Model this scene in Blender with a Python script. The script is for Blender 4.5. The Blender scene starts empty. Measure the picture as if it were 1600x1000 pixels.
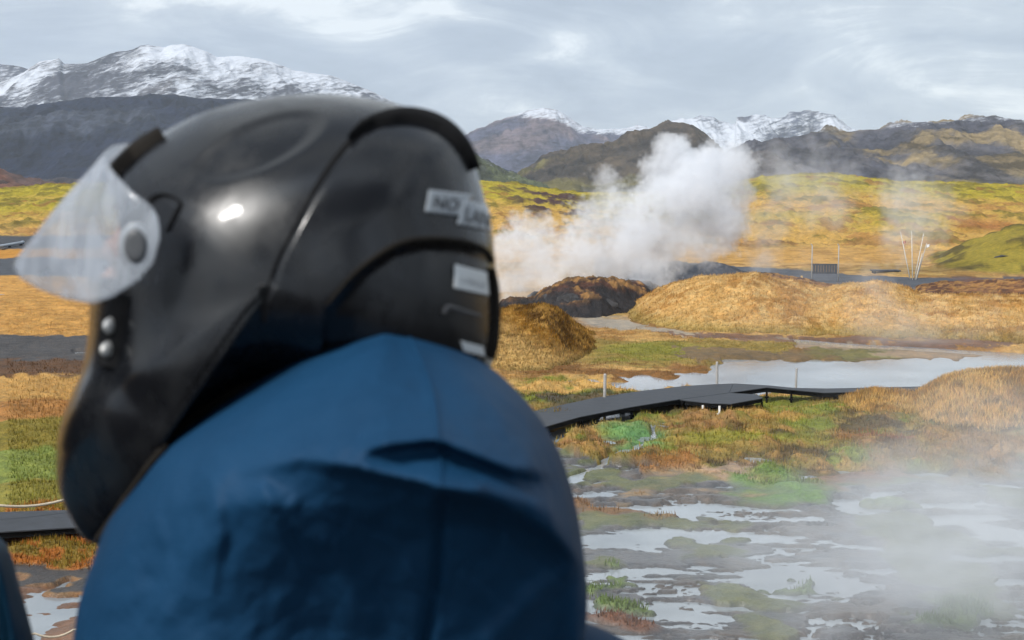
import bpy, bmesh, math, random
import numpy as np
from mathutils import Vector, Matrix
from mathutils.bvhtree import BVHTree

sc = bpy.context.scene
COL = sc.collection
R = math.radians
H = 9.0                      # eye height above the water of the basin
F = 50 / 36 * 1600           # focal length in photo pixels
HOR = 290.0
PITCH = math.atan((500 - HOR) / F)

# ---------------------------------------------------------------- camera, sky, sun, exposure
cam_d = bpy.data.cameras.new('camera')
cam = bpy.data.objects.new('camera', cam_d)
COL.objects.link(cam)
cam.location = (0, 0, H)
cam.rotation_euler = (math.pi / 2 - PITCH, 0, 0)
cam_d.lens = 50
cam_d.sensor_width = 36
cam_d.clip_start = 0.05
cam_d.clip_end = 30000
cam_d.dof.use_dof = True
cam_d.dof.focus_distance = 90
cam_d.dof.aperture_fstop = 12.5
sc.camera = cam

SUN_EL, SUN_AZ = R(46), R(42)         # height; degrees left of straight behind the camera
sun_dir = Vector((-math.sin(SUN_AZ) * math.cos(SUN_EL), -math.cos(SUN_AZ) * math.cos(SUN_EL), math.sin(SUN_EL)))
sl = bpy.data.lights.new('sun', 'SUN')
sl.energy = 3.9
sl.angle = R(7.0)
sl.color = (1.0, 0.968, 0.925)
so = bpy.data.objects.new('sun', sl)
COL.objects.link(so)
so.rotation_euler = sun_dir.to_track_quat('Z', 'Y').to_euler()

sc.view_settings.view_transform = 'Standard'
sc.view_settings.look = 'None'
sc.view_settings.exposure = 0.22
sc.view_settings.gamma = 1.0
sc.cycles.max_bounces = 9
sc.cycles.volume_bounces = 6
sc.cycles.volume_step_rate = 2.0
sc.cycles.transparent_max_bounces = 12
sc.cycles.volume_max_steps = 256


class NT:
    """small node-tree helper"""
    def __init__(s, tree):
        s.t = tree
        tree.nodes.clear()

    def n(s, typ, inputs=None, **props):
        nd = s.t.nodes.new(typ)
        for k, v in props.items():
            setattr(nd, k, v)
        for k, v in (inputs or {}).items():
            i = nd.inputs[k]
            if isinstance(v, bpy.types.NodeSocket):
                s.t.links.new(v, i)
            elif isinstance(v, bpy.types.Node):
                s.t.links.new(v.outputs[0], i)
            else:
                i.default_value = v
        return nd

    def math(s, op, a, b=0.0, clamp=False):
        return s.n('ShaderNodeMath', {0: a, 1: b}, operation=op, use_clamp=clamp).outputs[0]

    def vmul(s, v, sx, sy, sz):
        return s.n('ShaderNodeVectorMath', {0: v, 1: (sx, sy, sz)}, operation='MULTIPLY').outputs[0]

    def noise(s, v, scale, detail=6, rough=0.6, dist=0.0):
        return s.n('ShaderNodeTexNoise', {'Vector': v, 'Scale': scale, 'Detail': detail, 'Roughness': rough, 'Distortion': dist}).outputs[0]

    def ramp(s, f, lo, hi, a=0.0, b=1.0, smooth=True):
        return s.n('ShaderNodeMapRange', {'Value': f, 'From Min': lo, 'From Max': hi, 'To Min': a, 'To Max': b},
                   interpolation_type='SMOOTHSTEP' if smooth else 'LINEAR').outputs[0]

    def mix(s, f, a, b, mode='MIX'):
        nd = s.n('ShaderNodeMix', data_type='RGBA', blend_type=mode)
        for idx, v in ((0, f), (6, a), (7, b)):
            if isinstance(v, bpy.types.NodeSocket):
                s.t.links.new(v, nd.inputs[idx])
            else:
                nd.inputs[idx].default_value = v if idx == 0 or len(v) == 4 else (*v, 1)
        return nd.outputs[2]


w = bpy.data.worlds.new('World')
sc.world = w
w.use_nodes = True
T = NT(w.node_tree)
tc = T.n('ShaderNodeTexCoord').outputs['Generated']
sky = T.n('ShaderNodeTexSky', sky_type='NISHITA', sun_disc=False, sun_elevation=SUN_EL,
          sun_rotation=math.atan2(sun_dir.x, sun_dir.y))
sz_ = T.n('ShaderNodeSeparateXYZ', {0: tc})
zz_ = T.math('DIVIDE', sz_.outputs[2], T.math('ADD', T.math('MULTIPLY', T.math('ABSOLUTE', sz_.outputs[2]), 2.6), 1.0))
v0 = T.n('ShaderNodeCombineXYZ', {0: sz_.outputs[0], 1: sz_.outputs[1], 2: zz_}).outputs[0]
v1 = T.vmul(v0, 1.0, 1.0, 3.9)
v2 = T.n('ShaderNodeVectorMath', {0: v1, 1: (3.3, 1.7, 0.62)}, operation='ADD').outputs[0]
n1 = T.noise(v2, 2.9, 9, 0.56, 0.35)
n2 = T.noise(T.vmul(v0, 1.0, 1.0, 5.5), 6.5, 8, 0.62, 0.9)
nn = T.math('ADD', T.math('MULTIPLY', n1, 0.66), T.math('ADD', T.math('MULTIPLY', n2, 0.34), T.ramp(sz_.outputs[2], 0.07, 0.15, -0.012, 0.045)))
cl = T.n('ShaderNodeValToRGB', {'Fac': nn})
cr = cl.color_ramp
cr.elements[0].position = 0.41
cr.elements[0].color = (0.31, 0.365, 0.445, 1)
cr.elements[1].position = 0.61
cr.elements[1].color = (0.76, 0.81, 0.85, 1)
e = cr.elements.new(0.50)
e.color = (0.40, 0.46, 0.545, 1)
e = cr.elements.new(0.565)
e.color = (0.52, 0.58, 0.65, 1)
dt = T.n('ShaderNodeVectorMath', {0: tc, 1: sun_dir[:]}, operation='DOT_PRODUCT').outputs['Value']
glow = T.math('ADD', T.math('MULTIPLY', T.math('POWER', T.math('MAXIMUM', dt, 0.0), 14.0), 2.2), 1.0)
# unseen cloud behind the viewpoint, dimmed and patched to shape helmet reflections and fill light
bk = T.ramp(sz_.outputs[1], 0.15, -0.45)
n3 = T.noise(T.n('ShaderNodeVectorMath', {0: T.vmul(v0, 1.0, 1.0, 3.0), 1: (7.1, 2.3, 0.4)}, operation='ADD').outputs[0], 2.1, 6, 0.55, 0.5)
glow = T.math('MULTIPLY', glow, T.math('ADD', T.math('MULTIPLY', bk, T.ramp(n3, 0.42, 0.60, -0.78, 1.3)), 1.0))
cloud = T.mix(1.0, cl.outputs[0], T.n('ShaderNodeCombineColor', {0: glow, 1: glow, 2: glow}).outputs[0], 'MULTIPLY')
cloud10 = T.mix(1.0, cloud, (10.6, 10.6, 10.5), 'MULTIPLY')
final = T.mix(0.9, sky.outputs[0], cloud10)
bg = T.n('ShaderNodeBackground', {'Color': final, 'Strength': 0.1})
T.n('ShaderNodeOutputWorld', {'Surface': bg})

# ---------------------------------------------------------------- projection helpers
FW = np.array([0, math.cos(PITCH), -math.sin(PITCH)])
UP = np.array([0, math.sin(PITCH), math.cos(PITCH)])
RT = np.array([1.0, 0, 0])
CAM = np.array([0, 0, H])


def ray(px, py):
    px, py = np.asarray(px, float), np.asarray(py, float)
    return FW + ((px - 800) / F)[..., None] * RT + ((500 - py) / F)[..., None] * UP


def Pd(px, py, d):
    return CAM + ray(px, py) * np.asarray(d, float)[..., None]


def Pz(px, py, z=0.0):
    r = ray(px, py)
    return CAM + r * ((z - H) / r[..., 2])[..., None]


def proj(P):
    q = P - CAM
    d = np.maximum(q @ FW, 1e-3)
    return 800 + F * (q @ RT) / d, 500 - F * (q @ UP) / d


def dist_of(v):
    return H * F / (np.asarray(v, float) - HOR)


def sstep(a, b, x):
    t = np.clip((np.asarray(x, float) - a) / (b - a), 0, 1)
    return t * t * (3 - 2 * t)


def h32(i, j, k):
    n = (i * 374761393 + j * 668265263 + k * 2147483647 * 31 + k * 1274126177) & 0xFFFFFFFF
    n = ((n ^ (n >> 13)) * 1274126177) & 0xFFFFFFFF
    return ((n ^ (n >> 16)) & 0xFFFF) / 65535.0


def vn(x, y, k=0):
    xi, yi = np.floor(x).astype(np.int64), np.floor(y).astype(np.int64)
    fx, fy = x - xi, y - yi
    fx, fy = fx * fx * fx * (fx * (fx * 6 - 15) + 10), fy * fy * fy * (fy * (fy * 6 - 15) + 10)
    a, b, c, d = h32(xi, yi, k), h32(xi + 1, yi, k), h32(xi, yi + 1, k), h32(xi + 1, yi + 1, k)
    return (a + (b - a) * fx) * (1 - fy) + (c + (d - c) * fx) * fy


def fbm(x, y, k=0, o=5, g=0.5):
    s, a, t = 0, 1.0, 0
    for i in range(o):
        s = s + a * vn(x, y, k + i * 17)
        t += a
        a *= g
        x, y = x * 2.03 + 13.1 + 0.31 * y, y * 2.03 + 7.7 - 0.31 * x
    return s / t          # 0..1


def segdist(px, py, pts):
    best = np.full(np.shape(px), 1e9)
    for (x0, y0), (x1, y1) in zip(pts[:-1], pts[1:]):
        dx, dy = x1 - x0, y1 - y0
        t = np.clip(((px - x0) * dx + (py - y0) * dy) / (dx * dx + dy * dy + 1e-9), 0, 1)
        best = np.minimum(best, np.hypot(px - x0 - t * dx, py - y0 - t * dy))
    return best


def inpoly(px, py, pts):
    r = np.zeros(np.shape(px), bool)
    n = len(pts)
    for i in range(n):
        x0, y0 = pts[i]
        x1, y1 = pts[(i + 1) % n]
        if y0 == y1:
            continue
        c = (y0 > py) != (y1 > py)
        r ^= c & (px < (x1 - x0) * (py - y0) / (y1 - y0) + x0)
    return r


def interp(x, pts):
    return np.interp(x, [p[0] for p in pts], [p[1] for p in pts])


def s2l(c):
    c = np.asarray(c, float) / 255
    return np.where(c < 0.04045, c / 12.92, ((c + 0.055) / 1.055) ** 2.4)


KALB = 0.68


def S(r, g, b):
    return s2l((r, g, b)) * KALB


# ---------------------------------------------------------------- object helpers
def tag(o, label=None, cat=None, group=None, kind=None):
    for k, v in (('label', label), ('category', cat), ('group', group), ('kind', kind)):
        if v:
            o[k] = v
    return o


def link(o, parent=None):
    COL.objects.link(o)
    if parent is not None:
        o.parent = parent
        if 'base' in parent:
            o.matrix_parent_inverse = Matrix.Translation(-Vector(parent['base']))
    return o


def thing(name, loc, label, cat, group=None):
    o = bpy.data.objects.new(name, None)
    o.location = loc
    o.empty_display_size = 0.2
    o['base'] = list(map(float, loc))
    COL.objects.link(o)
    return tag(o, label, cat, group)


def mesh_np(name, V, faces, mat, parent=None, smooth=True, attrs=None, faces3=None):
    me = bpy.data.meshes.new(name)
    V = np.asarray(V, np.float32)
    me.vertices.add(len(V))
    me.vertices.foreach_set('co', V.ravel())
    faces = np.asarray(faces, np.int32)
    k = faces.shape[1]
    me.loops.add(faces.size)
    me.loops.foreach_set('vertex_index', faces.ravel())
    me.polygons.add(len(faces))
    me.polygons.foreach_set('loop_start', np.arange(0, faces.size, k, dtype=np.int32))
    me.polygons.foreach_set('loop_total', np.full(len(faces), k, np.int32))
    me.polygons.foreach_set('use_smooth', np.full(len(faces), smooth))
    me.update(calc_edges=True)
    for an, (ty, arr) in (attrs or {}).items():
        if ty == 'C':
            a = me.attributes.new(an, 'FLOAT_COLOR', 'POINT')
            full = np.ones((len(V), 4), np.float32)
            full[:, :3] = arr
            a.data.foreach_set('color', full.ravel())
        else:
            a = me.attributes.new(an, 'FLOAT', 'POINT')
            a.data.foreach_set('value', np.asarray(arr, np.float32).ravel())
    if mat:
        me.materials.append(mat)
    o = bpy.data.objects.new(name, me)
    return link(o, parent)


def grid_faces(nr, nc, wrap=False):
    i = np.arange(nr - 1)[:, None]
    j = np.arange(nc if wrap else nc - 1)[None, :]
    j2 = (j + 1) % nc
    a = i * nc + j
    b = i * nc + j2
    return np.stack([a, b, b + nc, a + nc], -1).reshape(-1, 4)


def bm_obj(name, bm, mat, parent=None, smooth=False):
    me = bpy.data.meshes.new(name)
    bm.normal_update()
    if smooth:
        for f in bm.faces:
            f.smooth = True
    bm.to_mesh(me)
    bm.free()
    if mat:
        me.materials.append(mat)
    return link(bpy.data.objects.new(name, me), parent)


def add_tube(bm, pts, rad, seg=8, cap=True):
    pts = [Vector(p) for p in pts]
    rad = rad if isinstance(rad, (list, tuple)) else [rad] * len(pts)
    rings = []
    for i, p in enumerate(pts):
        d = (pts[min(i + 1, len(pts) - 1)] - pts[max(i - 1, 0)]).normalized()
        a = d.cross(Vector((0, 0, 1)))
        if a.length < 0.1:
            a = d.cross(Vector((1, 0, 0)))
        a.normalize()
        b = d.cross(a)
        rings.append([bm.verts.new(p + (a * math.cos(t) + b * math.sin(t)) * rad[i]) for t in (2 * math.pi * q / seg for q in range(seg))])
    for r0, r1 in zip(rings[:-1], rings[1:]):
        for q in range(seg):
            bm.faces.new((r0[q], r0[(q + 1) % seg], r1[(q + 1) % seg], r1[q]))
    if cap:
        bm.faces.new(rings[0][::-1])
        bm.faces.new(rings[-1])


def add_box(bm, c, s, rz=0.0, bev=0.0):
    m = Matrix.Translation(Vector(c)) @ Matrix.Rotation(rz, 4, 'Z') @ Matrix.Diagonal((*s, 1))
    r = bmesh.ops.create_cube(bm, size=1, matrix=m)
    if bev:
        es = {e for v in r['verts'] for e in v.link_edges}
        bmesh.ops.bevel(bm, geom=list(es), offset=bev, segments=2, affect='EDGES')


def add_prism(bm, top, bottom):
    """closed solid between two equal-length rings of points"""
    a = [bm.verts.new(p) for p in top]
    b = [bm.verts.new(p) for p in bottom]
    n = len(a)
    bm.faces.new(a)
    bm.faces.new(b[::-1])
    for i in range(n):
        bm.faces.new((a[i], b[i], b[(i + 1) % n], a[(i + 1) % n]))
    bmesh.ops.recalc_face_normals(bm, faces=bm.faces)


# ---------------------------------------------------------------- materials
def new_mat(name):
    m = bpy.data.materials.new(name)
    m.use_nodes = True
    return m, NT(m.node_tree)


def finish(T, sh, disp=None):
    T.n('ShaderNodeOutputMaterial', {'Surface': sh})


def simple(name, col, rough=0.6, metal=0.0, var=0.25, scale=30.0, bump=0.0, coat=0.0, spec=0.5, bscale=None):
    m, T = new_mat(name)
    tc = T.n('ShaderNodeTexCoord').outputs['Object']
    n = T.noise(tc, scale, 5, 0.6)
    f = T.ramp(n, 0.3, 0.7, 1 - var, 1 + var, False)
    c = T.mix(1.0, tuple(col), T.n('ShaderNodeCombineColor', {0: f, 1: f, 2: f}).outputs[0], 'MULTIPLY')
    inp = {'Base Color': c, 'Roughness': T.ramp(n, 0.3, 0.7, max(rough - 0.08, 0.02), min(rough + 0.08, 1)), 'Metallic': metal,
           'Coat Weight': coat, 'Coat Roughness': 0.08, 'Specular IOR Level': spec}
    if bump:
        inp['Normal'] = T.n('ShaderNodeBump', {'Height': T.noise(tc, bscale or scale * 2, 4, 0.6), 'Strength': 1.0, 'Distance': bump})
    finish(T, T.n('ShaderNodeBsdfPrincipled', inp))
    return m


def ground_mat(name, s1, s2, s3, bump, amp=0.55):
    m, T = new_mat(name)
    tc = T.n('ShaderNodeNewGeometry').outputs['Position']
    col = T.n('ShaderNodeAttribute', attribute_name='Col').outputs['Color']
    wet = T.n('ShaderNodeAttribute', attribute_name='wet').outputs['Fac']
    a = T.noise(tc, s1, 5, 0.62)
    b = T.noise(tc, s2, 5, 0.66)
    c = T.noise(tc, s3, 3, 0.6)
    f = T.math('ADD', T.math('ADD', T.math('MULTIPLY', a, 0.4), T.math('MULTIPLY', b, 0.4)), T.math('MULTIPLY', c, 0.2))
    g = T.ramp(f, 0.34, 0.66, 1 - amp, 1 + amp, False)
    h = T.ramp(b, 0.35, 0.65, 0.93, 1.07, False)
    mul = T.n('ShaderNodeCombineColor', {0: T.math('MULTIPLY', g, h), 1: g, 2: T.math('DIVIDE', g, h)}).outputs[0]
    cc = T.mix(1.0, col, mul, 'MULTIPLY')
    bp = T.n('ShaderNodeBump', {'Height': f, 'Strength': T.ramp(wet, 0, 1, 1.0, 0.25, False), 'Distance': bump})
    finish(T, T.n('ShaderNodeBsdfPrincipled', {'Base Color': cc, 'Roughness': T.ramp(wet, 0, 1, 0.95, 0.16, False),
                                              'Specular IOR Level': T.ramp(wet, 0, 1, 0.15, 0.65, False), 'Normal': bp}))
    return m


M_ground = ground_mat('ground_material', 0.45, 2.3, 9.0, 0.35, 0.48)
M_mound = ground_mat('dry_grass_mound_material', 0.5, 2.6, 9.0, 0.3, 0.42)


def mountain_mat():
    m, T = new_mat('mountain_material')
    tc = T.n('ShaderNodeNewGeometry').outputs['Position']
    col = T.n('ShaderNodeAttribute', attribute_name='Col').outputs['Color']
    snow = T.n('ShaderNodeAttribute', attribute_name='snow').outputs['Fac']
    v = T.vmul(tc, 1.0, 0.5, 2.2)
    a = T.noise(v, 0.012, 9, 0.66)
    b = T.noise(v, 0.06, 6, 0.7)
    f = T.math('ADD', T.math('MULTIPLY', a, 0.55), T.math('MULTIPLY', b, 0.45))
    g = T.ramp(f, 0.40, 0.60, 0.35, 1.65, False)
    cc = T.mix(1.0, col, T.n('ShaderNodeCombineColor', {0: g, 1: g, 2: g}).outputs[0], 'MULTIPLY')
    sv = T.n('ShaderNodeVectorRotate', {'Vector': tc, 'Axis': (0, 1, 0), 'Angle': R(17)}, rotation_type='AXIS_ANGLE').outputs[0]
    sn = T.noise(T.vmul(sv, 0.5, 0.35, 2.4), 0.055, 9, 0.80, 0.3)
    k = T.ramp(T.math('SUBTRACT', T.math('MULTIPLY', snow, 0.6), T.math('SUBTRACT', sn, 0.2)), -0.10, 0.12)
    cc = T.mix(k, cc, (0.47, 0.495, 0.54))
    bp = T.n('ShaderNodeBump', {'Height': f, 'Strength': 0.9, 'Distance': 10.0})
    finish(T, T.n('ShaderNodeBsdfPrincipled', {'Base Color': cc, 'Roughness': 0.95, 'Specular IOR Level': 0.1, 'Normal': bp}))
    return m


M_mtn = mountain_mat()


def water_mat():
    m, T = new_mat('water_material')
    tc = T.n('ShaderNodeNewGeometry').outputs['Position']
    n = T.noise(T.vmul(tc, 1, 0.6, 1), 3.0, 4, 0.6)
    c = T.noise(tc, 0.15, 4, 0.6)
    base = T.mix(T.ramp(c, 0.35, 0.65), (0.16, 0.18, 0.195), (0.27, 0.295, 0.31))
    bp = T.n('ShaderNodeBump', {'Height': n, 'Strength': 0.25, 'Distance': 0.02})
    finish(T, T.n('ShaderNodeBsdfPrincipled', {'Base Color': base, 'Roughness': 0.09, 'IOR': 1.36, 'Specular IOR Level': 0.7, 'Normal': bp}))
    return m


M_water = water_mat()
M_deck = simple('weathered_rubber_deck', (0.027, 0.031, 0.038), 0.7, 0, 0.45, 2.5, 0.006)
M_beam = simple('black_beam', (0.005, 0.005, 0.005), 0.9, 0, 0.3, 8, spec=0.1)
M_post = simple('grey_weathered_wood', (0.30, 0.285, 0.265), 0.85, 0, 0.25, 12)
M_white = simple('white_painted_metal', (0.72, 0.72, 0.70), 0.5, 0, 0.1, 8)
M_rope = simple('pale_rope', (0.42, 0.36, 0.27), 0.9, 0, 0.2, 20)
M_rock = simple('dark_lava_rock', (0.028, 0.027, 0.028), 0.9, 0, 0.7, 1.6, 0.12, bscale=2.5)
M_pipe = simple('pale_steel_pipe', (0.32, 0.37, 0.43), 0.4, 0.3, 0.15, 2)
M_board = simple('dark_slatted_board', (0.04, 0.045, 0.055), 0.7, 0, 0.35, 3)
M_pole = simple('pale_weathered_pole', (0.46, 0.44, 0.40), 0.7, 0, 0.15, 8)
M_red = simple('faded_red_flag', (0.42, 0.22, 0.18), 0.8, 0, 0.1, 5)

# ---------------------------------------------------------------- ground: one sheet, polar grid around the eye point
ta = np.linspace(-0.44, 0.44, 640)
ang = np.concatenate([np.arctan(ta), np.linspace(math.atan(0.44), 2 * math.pi - math.atan(0.44), 42)[1:-1]])
rr = np.concatenate([np.geomspace(0.5, 27, 42), dist_of(np.arange(1015, 388, -1.3)), np.arange(205, 470, 0.9), np.geomspace(472, 4800, 26)])
A, Rr = np.meshgrid(ang, rr)
X, Y = Rr * np.sin(A), Rr * np.cos(A)
U = 800 + F * np.tan(np.clip(A, -0.9, 0.9)) / 1.0
U = np.where(np.cos(A) < 0.3, 5000, U)
PX, PV = proj(np.stack([X, Y, np.zeros_like(X)], -1))
front = Y > 3
PX = np.where(front, PX, 5000.0)
PV = np.where(front, PV, 5000.0)

w1 = fbm(X * 0.35, Y * 0.35, 3, 4) - 0.5
w2 = fbm(X * 0.35 + 50, Y * 0.35, 9, 4) - 0.5
w3 = fbm(X * 1.6, Y * 1.6, 21, 3) - 0.5
sc_px = np.clip(60.0 / Rr, 0.15, 2.5)                    # noise warp gets smaller in pixels with distance
PXw = PX + (w1 * 110 + w3 * 40) * sc_px
PVw = PV + (w2 * 34 + w3 * 14) * sc_px ** 1.5

big = fbm(X * 0.12, Y * 0.12, 31, 5)
mid = fbm(X * 0.55, Y * 0.55, 41, 5)
fine = fbm(X * 1.7, Y * 1.7, 51, 4)

straw, strawl, strawb = S(200, 160, 98), S(218, 180, 118), S(150, 108, 58)
olive, mossc, mossd = S(122, 114, 56), S(178, 156, 34), S(84, 80, 34)
mud, gravel, green = S(86, 84, 84), S(84, 84, 88), S(112, 168, 78)
gro, orange, redb = S(116, 122, 46), S(178, 104, 48), S(118, 78, 56)

C = np.empty(X.shape + (3,))
C[:] = straw
wet = np.zeros_like(X)
rough_h = np.full(X.shape, 1.0)          # local lumpiness
base_h = np.full(X.shape, 0.16)


def paint(mask, col, a=1.0, wt=None, lump=None, bh=None):
    m = np.clip(mask.astype(float) * a, 0, 1)
    C[:] = C * (1 - m[..., None]) + np.asarray(col) * m[..., None]
    if wt is not None:
        wet[:] = wet * (1 - m) + wt * m
    if lump is not None:
        rough_h[:] = rough_h * (1 - m) + lump * m
    if bh is not None:
        base_h[:] = base_h * (1 - m) + bh * m


def band(v0, v1, u0=-900, u1=2600, s=3.0):
    return sstep(v0 - s, v0 + s, PVw) * (1 - sstep(v1 - s, v1 + s, PVw)) * sstep(u0 - 35, u0 + 35, PXw) * (1 - sstep(u1 - 35, u1 + 35, PXw + (mid - 0.5) * 160))


def blob(u, v, ru, rv, s=0.5):
    d = np.sqrt(((PXw - u) / ru) ** 2 + ((PVw - v) / rv) ** 2)
    return 1 - sstep(1 - s, 1 + s, d)


def poly(pts):
    return inpoly(PXw, PVw, pts)


# general mottling of the dry flats
paint(sstep(0.5, 0.62, mid), strawb, 0.55)
paint(sstep(0.56, 0.66, big), olive, 0.35)
# ---- right of the person
RIGHT = 560
paint(band(388, 412, RIGHT), S(202, 156, 84))
paint(sstep(0.5, 0.6, mid) * band(388, 440, RIGHT), S(150, 112, 58), 0.5)
road = [(930, 404), (1000, 406), (1100, 414), (1330, 431), (1440, 437), (1700, 437), (1700, 476), (1400, 476), (1100, 460), (930, 440)]
paint(inpoly(PX + w3 * 4, PV + w3, road), S(78, 82, 90), 1, 0.25, 0.15)
paint(inpoly(PX, PV + w3, [(940, 404), (1060, 410.5), (1060, 413), (940, 407)]), S(120, 118, 116), 0.8)
paint(band(438, 520, 1495, 2600), redb, 0.8, 0.1, 0.8)
paint(band(470, 560, 780, 2600) * sstep(0.35, 0.6, mid), strawb, 0.7)
paint(band(500, 512, 905, 1010), S(150, 140, 125), 0.9, 0.6, 0.2, 0.08)
paint(poly([(935, 503), (1000, 508), (1120, 526), (1110, 534), (1000, 520), (935, 512)]), S(158, 146, 128), 0.9, 0.5, 0.2, 0.08)
paint(poly([(1000, 521), (1150, 524), (1250, 528), (1600, 534), (1600, 544), (1250, 538), (1130, 534)]), S(108, 72, 48), 0.9, 0.5, 0.3)
paint(band(536, 575, 900, 1240), S(142, 126, 66), 0.8)
paint(blob(1010, 553, 90, 9), S(128, 132, 48), 0.7)
paint(band(566, 598, 820, 1110) * sstep(0.4, 0.55, mid), S(120, 82, 48), 0.8)
paint(poly([(1225, 530), (1350, 541), (1600, 553), (1600, 585), (1450, 580), (1330, 562), (1225, 545)]), S(150, 128, 104), 0.85, 0.6, 0.2, 0.06)
paint(poly([(1060, 552), (1250, 548), (1390, 556), (1480, 566), (1380, 572), (1240, 566), (1070, 568)]), S(112, 88, 56), 0.9, 0.4, 0.8)
paint(blob(1330, 556, 80, 4), S(112, 118, 46), 0.5)
paint(band(594, 604, 800, 960), S(118, 126, 44), 0.85)
paint(band(604, 640, 790, 1010), S(206, 164, 96), 0.95, 0, 1.6)
# boggy meadow in front of the boardwalk
paint(band(622, 745, 780), S(140, 120, 60), 0.9, 0.15, 1.5)
paint(band(622, 745, 780) * sstep(0.48, 0.6, mid), S(122, 134, 48), 0.85)
paint(band(622, 745, 780) * sstep(0.54, 0.64, fine), S(172, 132, 74), 0.7)
tus0 = fbm(X * 0.62, Y * 0.62, 95, 4)
paint(band(622, 745, 780) * (1 - sstep(0.36, 0.45, tus0)), S(74, 62, 40), 0.8)
paint(band(622, 690, 1130, 1300) * sstep(0.4, 0.5, mid), S(128, 132, 50), 0.7)
paint(blob(1000, 690, 62, 15), S(104, 150, 88), 0.9, 0.3, 0.6)
paint(blob(905, 695, 40, 10), S(172, 128, 84), 0.8)
paint(blob(1180, 700, 130, 10), S(150, 150, 56), 0.7)
paint(blob(1100, 668, 40, 8), S(160, 116, 80), 0.7, 0, 2.2)
paint(blob(1190, 660, 60, 8), S(196, 150, 84), 0.7, 0, 2.2)
paint(blob(1390, 690, 60, 6), S(146, 78, 38), 0.8)
paint(blob(1500, 705, 110, 26), S(158, 118, 66), 0.8, 0, 2.0)
paint(blob(1150, 652, 26, 4), S(140, 80, 36), 0.7)
paint(blob(1025, 745, 70, 12), S(158, 106, 56), 0.8, 0, 2.0)
paint(band(625, 665, 850, 1110) * (1 - sstep(650, 672, PVw + (PX - 1000) * 0.06)), S(60, 56, 46), 0.75, 0.4)  # dark mud, with the shade under the deck painted into its colour
# hot dark mud flats with shallow water
MUD = sstep(738, 772, PVw + (PX - 1150) * 0.035) * (PX > 400)
MUD = np.maximum(MUD, poly([(860, 700), (960, 715), (1010, 740), (980, 790), (840, 800)]).astype(float))
paint(MUD, mud, 1, 0.75, 0.25, 0.045)
paint(MUD * sstep(0.5, 0.62, mid), S(92, 80, 68), 0.7)
paint(MUD * sstep(0.6, 0.66, fbm(X * 0.4 + 9, Y * 0.4, 77, 4)), S(104, 110, 50), 0.65, 0.4, 0.8, 0.11)
paint(blob(960, 800, 55, 20), S(150, 112, 72), 0.85, 0.2, 1.2, 0.14)
paint(blob(1230, 756, 60, 18), S(98, 138, 44), 0.85, 0.3, 1.2, 0.14)
paint(blob(1140, 745, 46, 8), S(176, 146, 122), 0.75, 0.5, 0.8, 0.12)
paint(blob(1330, 752, 80, 10), S(134, 96, 76), 0.75, 0.4, 0.9, 0.12)
paint(blob(1385, 798, 46, 8), S(110, 130, 50), 0.8, 0.3, 1.0, 0.12)
for (a_, b_, c_, d_) in ((935, 908, 26, 9), (985, 905, 30, 5), (942, 948, 24, 12), (1180, 915, 40, 9), (1520, 965, 60, 20)):
    paint(blob(a_, b_, c_, d_), S(106, 128, 56), 0.85, 0.2, 1.2, 0.13)
paint(blob(940, 975, 30, 12), S(128, 82, 52), 0.8, 0.2, 1.0, 0.12)
# ---- left of the person
LEFT = 480
paint(band(340, 364, -900, LEFT, 1), S(186, 164, 30), 1, 0, 0.5)
paint(band(363, 390, -900, LEFT, 1), S(74, 76, 80), 1, 0.1, 0.1)
paint(band(390, 405, -900, LEFT, 1), S(196, 140, 62), 1)
paint(band(405, 434, -900, LEFT, 1), S(82, 86, 92), 1, 0.1, 0.1)
paint(band(436, 528, -900, LEFT, 1), S(204, 154, 84), 1, 0, 0.9)
paint(band(436, 528, -900, LEFT, 1) * sstep(0.5, 0.62, fine), S(168, 122, 62), 0.6)
paint(band(528, 568, -900, LEFT, 1), S(80, 78, 78), 1, 0.1, 0.15)
paint(band(566, 588, -900, LEFT, 2), S(96, 68, 44), 1, 0.2, 0.6)
paint(band(590, 640, -900, LEFT, 2), S(196, 152, 88), 1, 0, 1.2)
paint(band(638, 668, -900, LEFT, 3), S(170, 122, 70), 1, 0, 1.6)
paint(band(668, 712, -900, LEFT, 3), S(134, 120, 54), 1, 0, 1.2)
paint(band(710, 758, -900, LEFT, 3), S(120, 138, 64), 0.9, 0.1, 0.9)
paint(band(758, 796, -900, LEFT, 3), S(138, 130, 58), 1, 0.1, 1.0)
paint(band(796, 884, -900, LEFT, 3), S(176, 110, 52), 1, 0.1, 1.2)
paint(band(796, 884, -900, LEFT, 3) * sstep(0.5, 0.6, fine), S(112, 112, 46), 0.7)
paint(band(884, 918, -900, LEFT, 3), S(70, 66, 64), 1, 0.5, 0.6, 0.10)
paint(band(918, 1200, -900, LEFT, 3), S(120, 84, 56), 1, 0.7, 0.3, 0.05)

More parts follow.
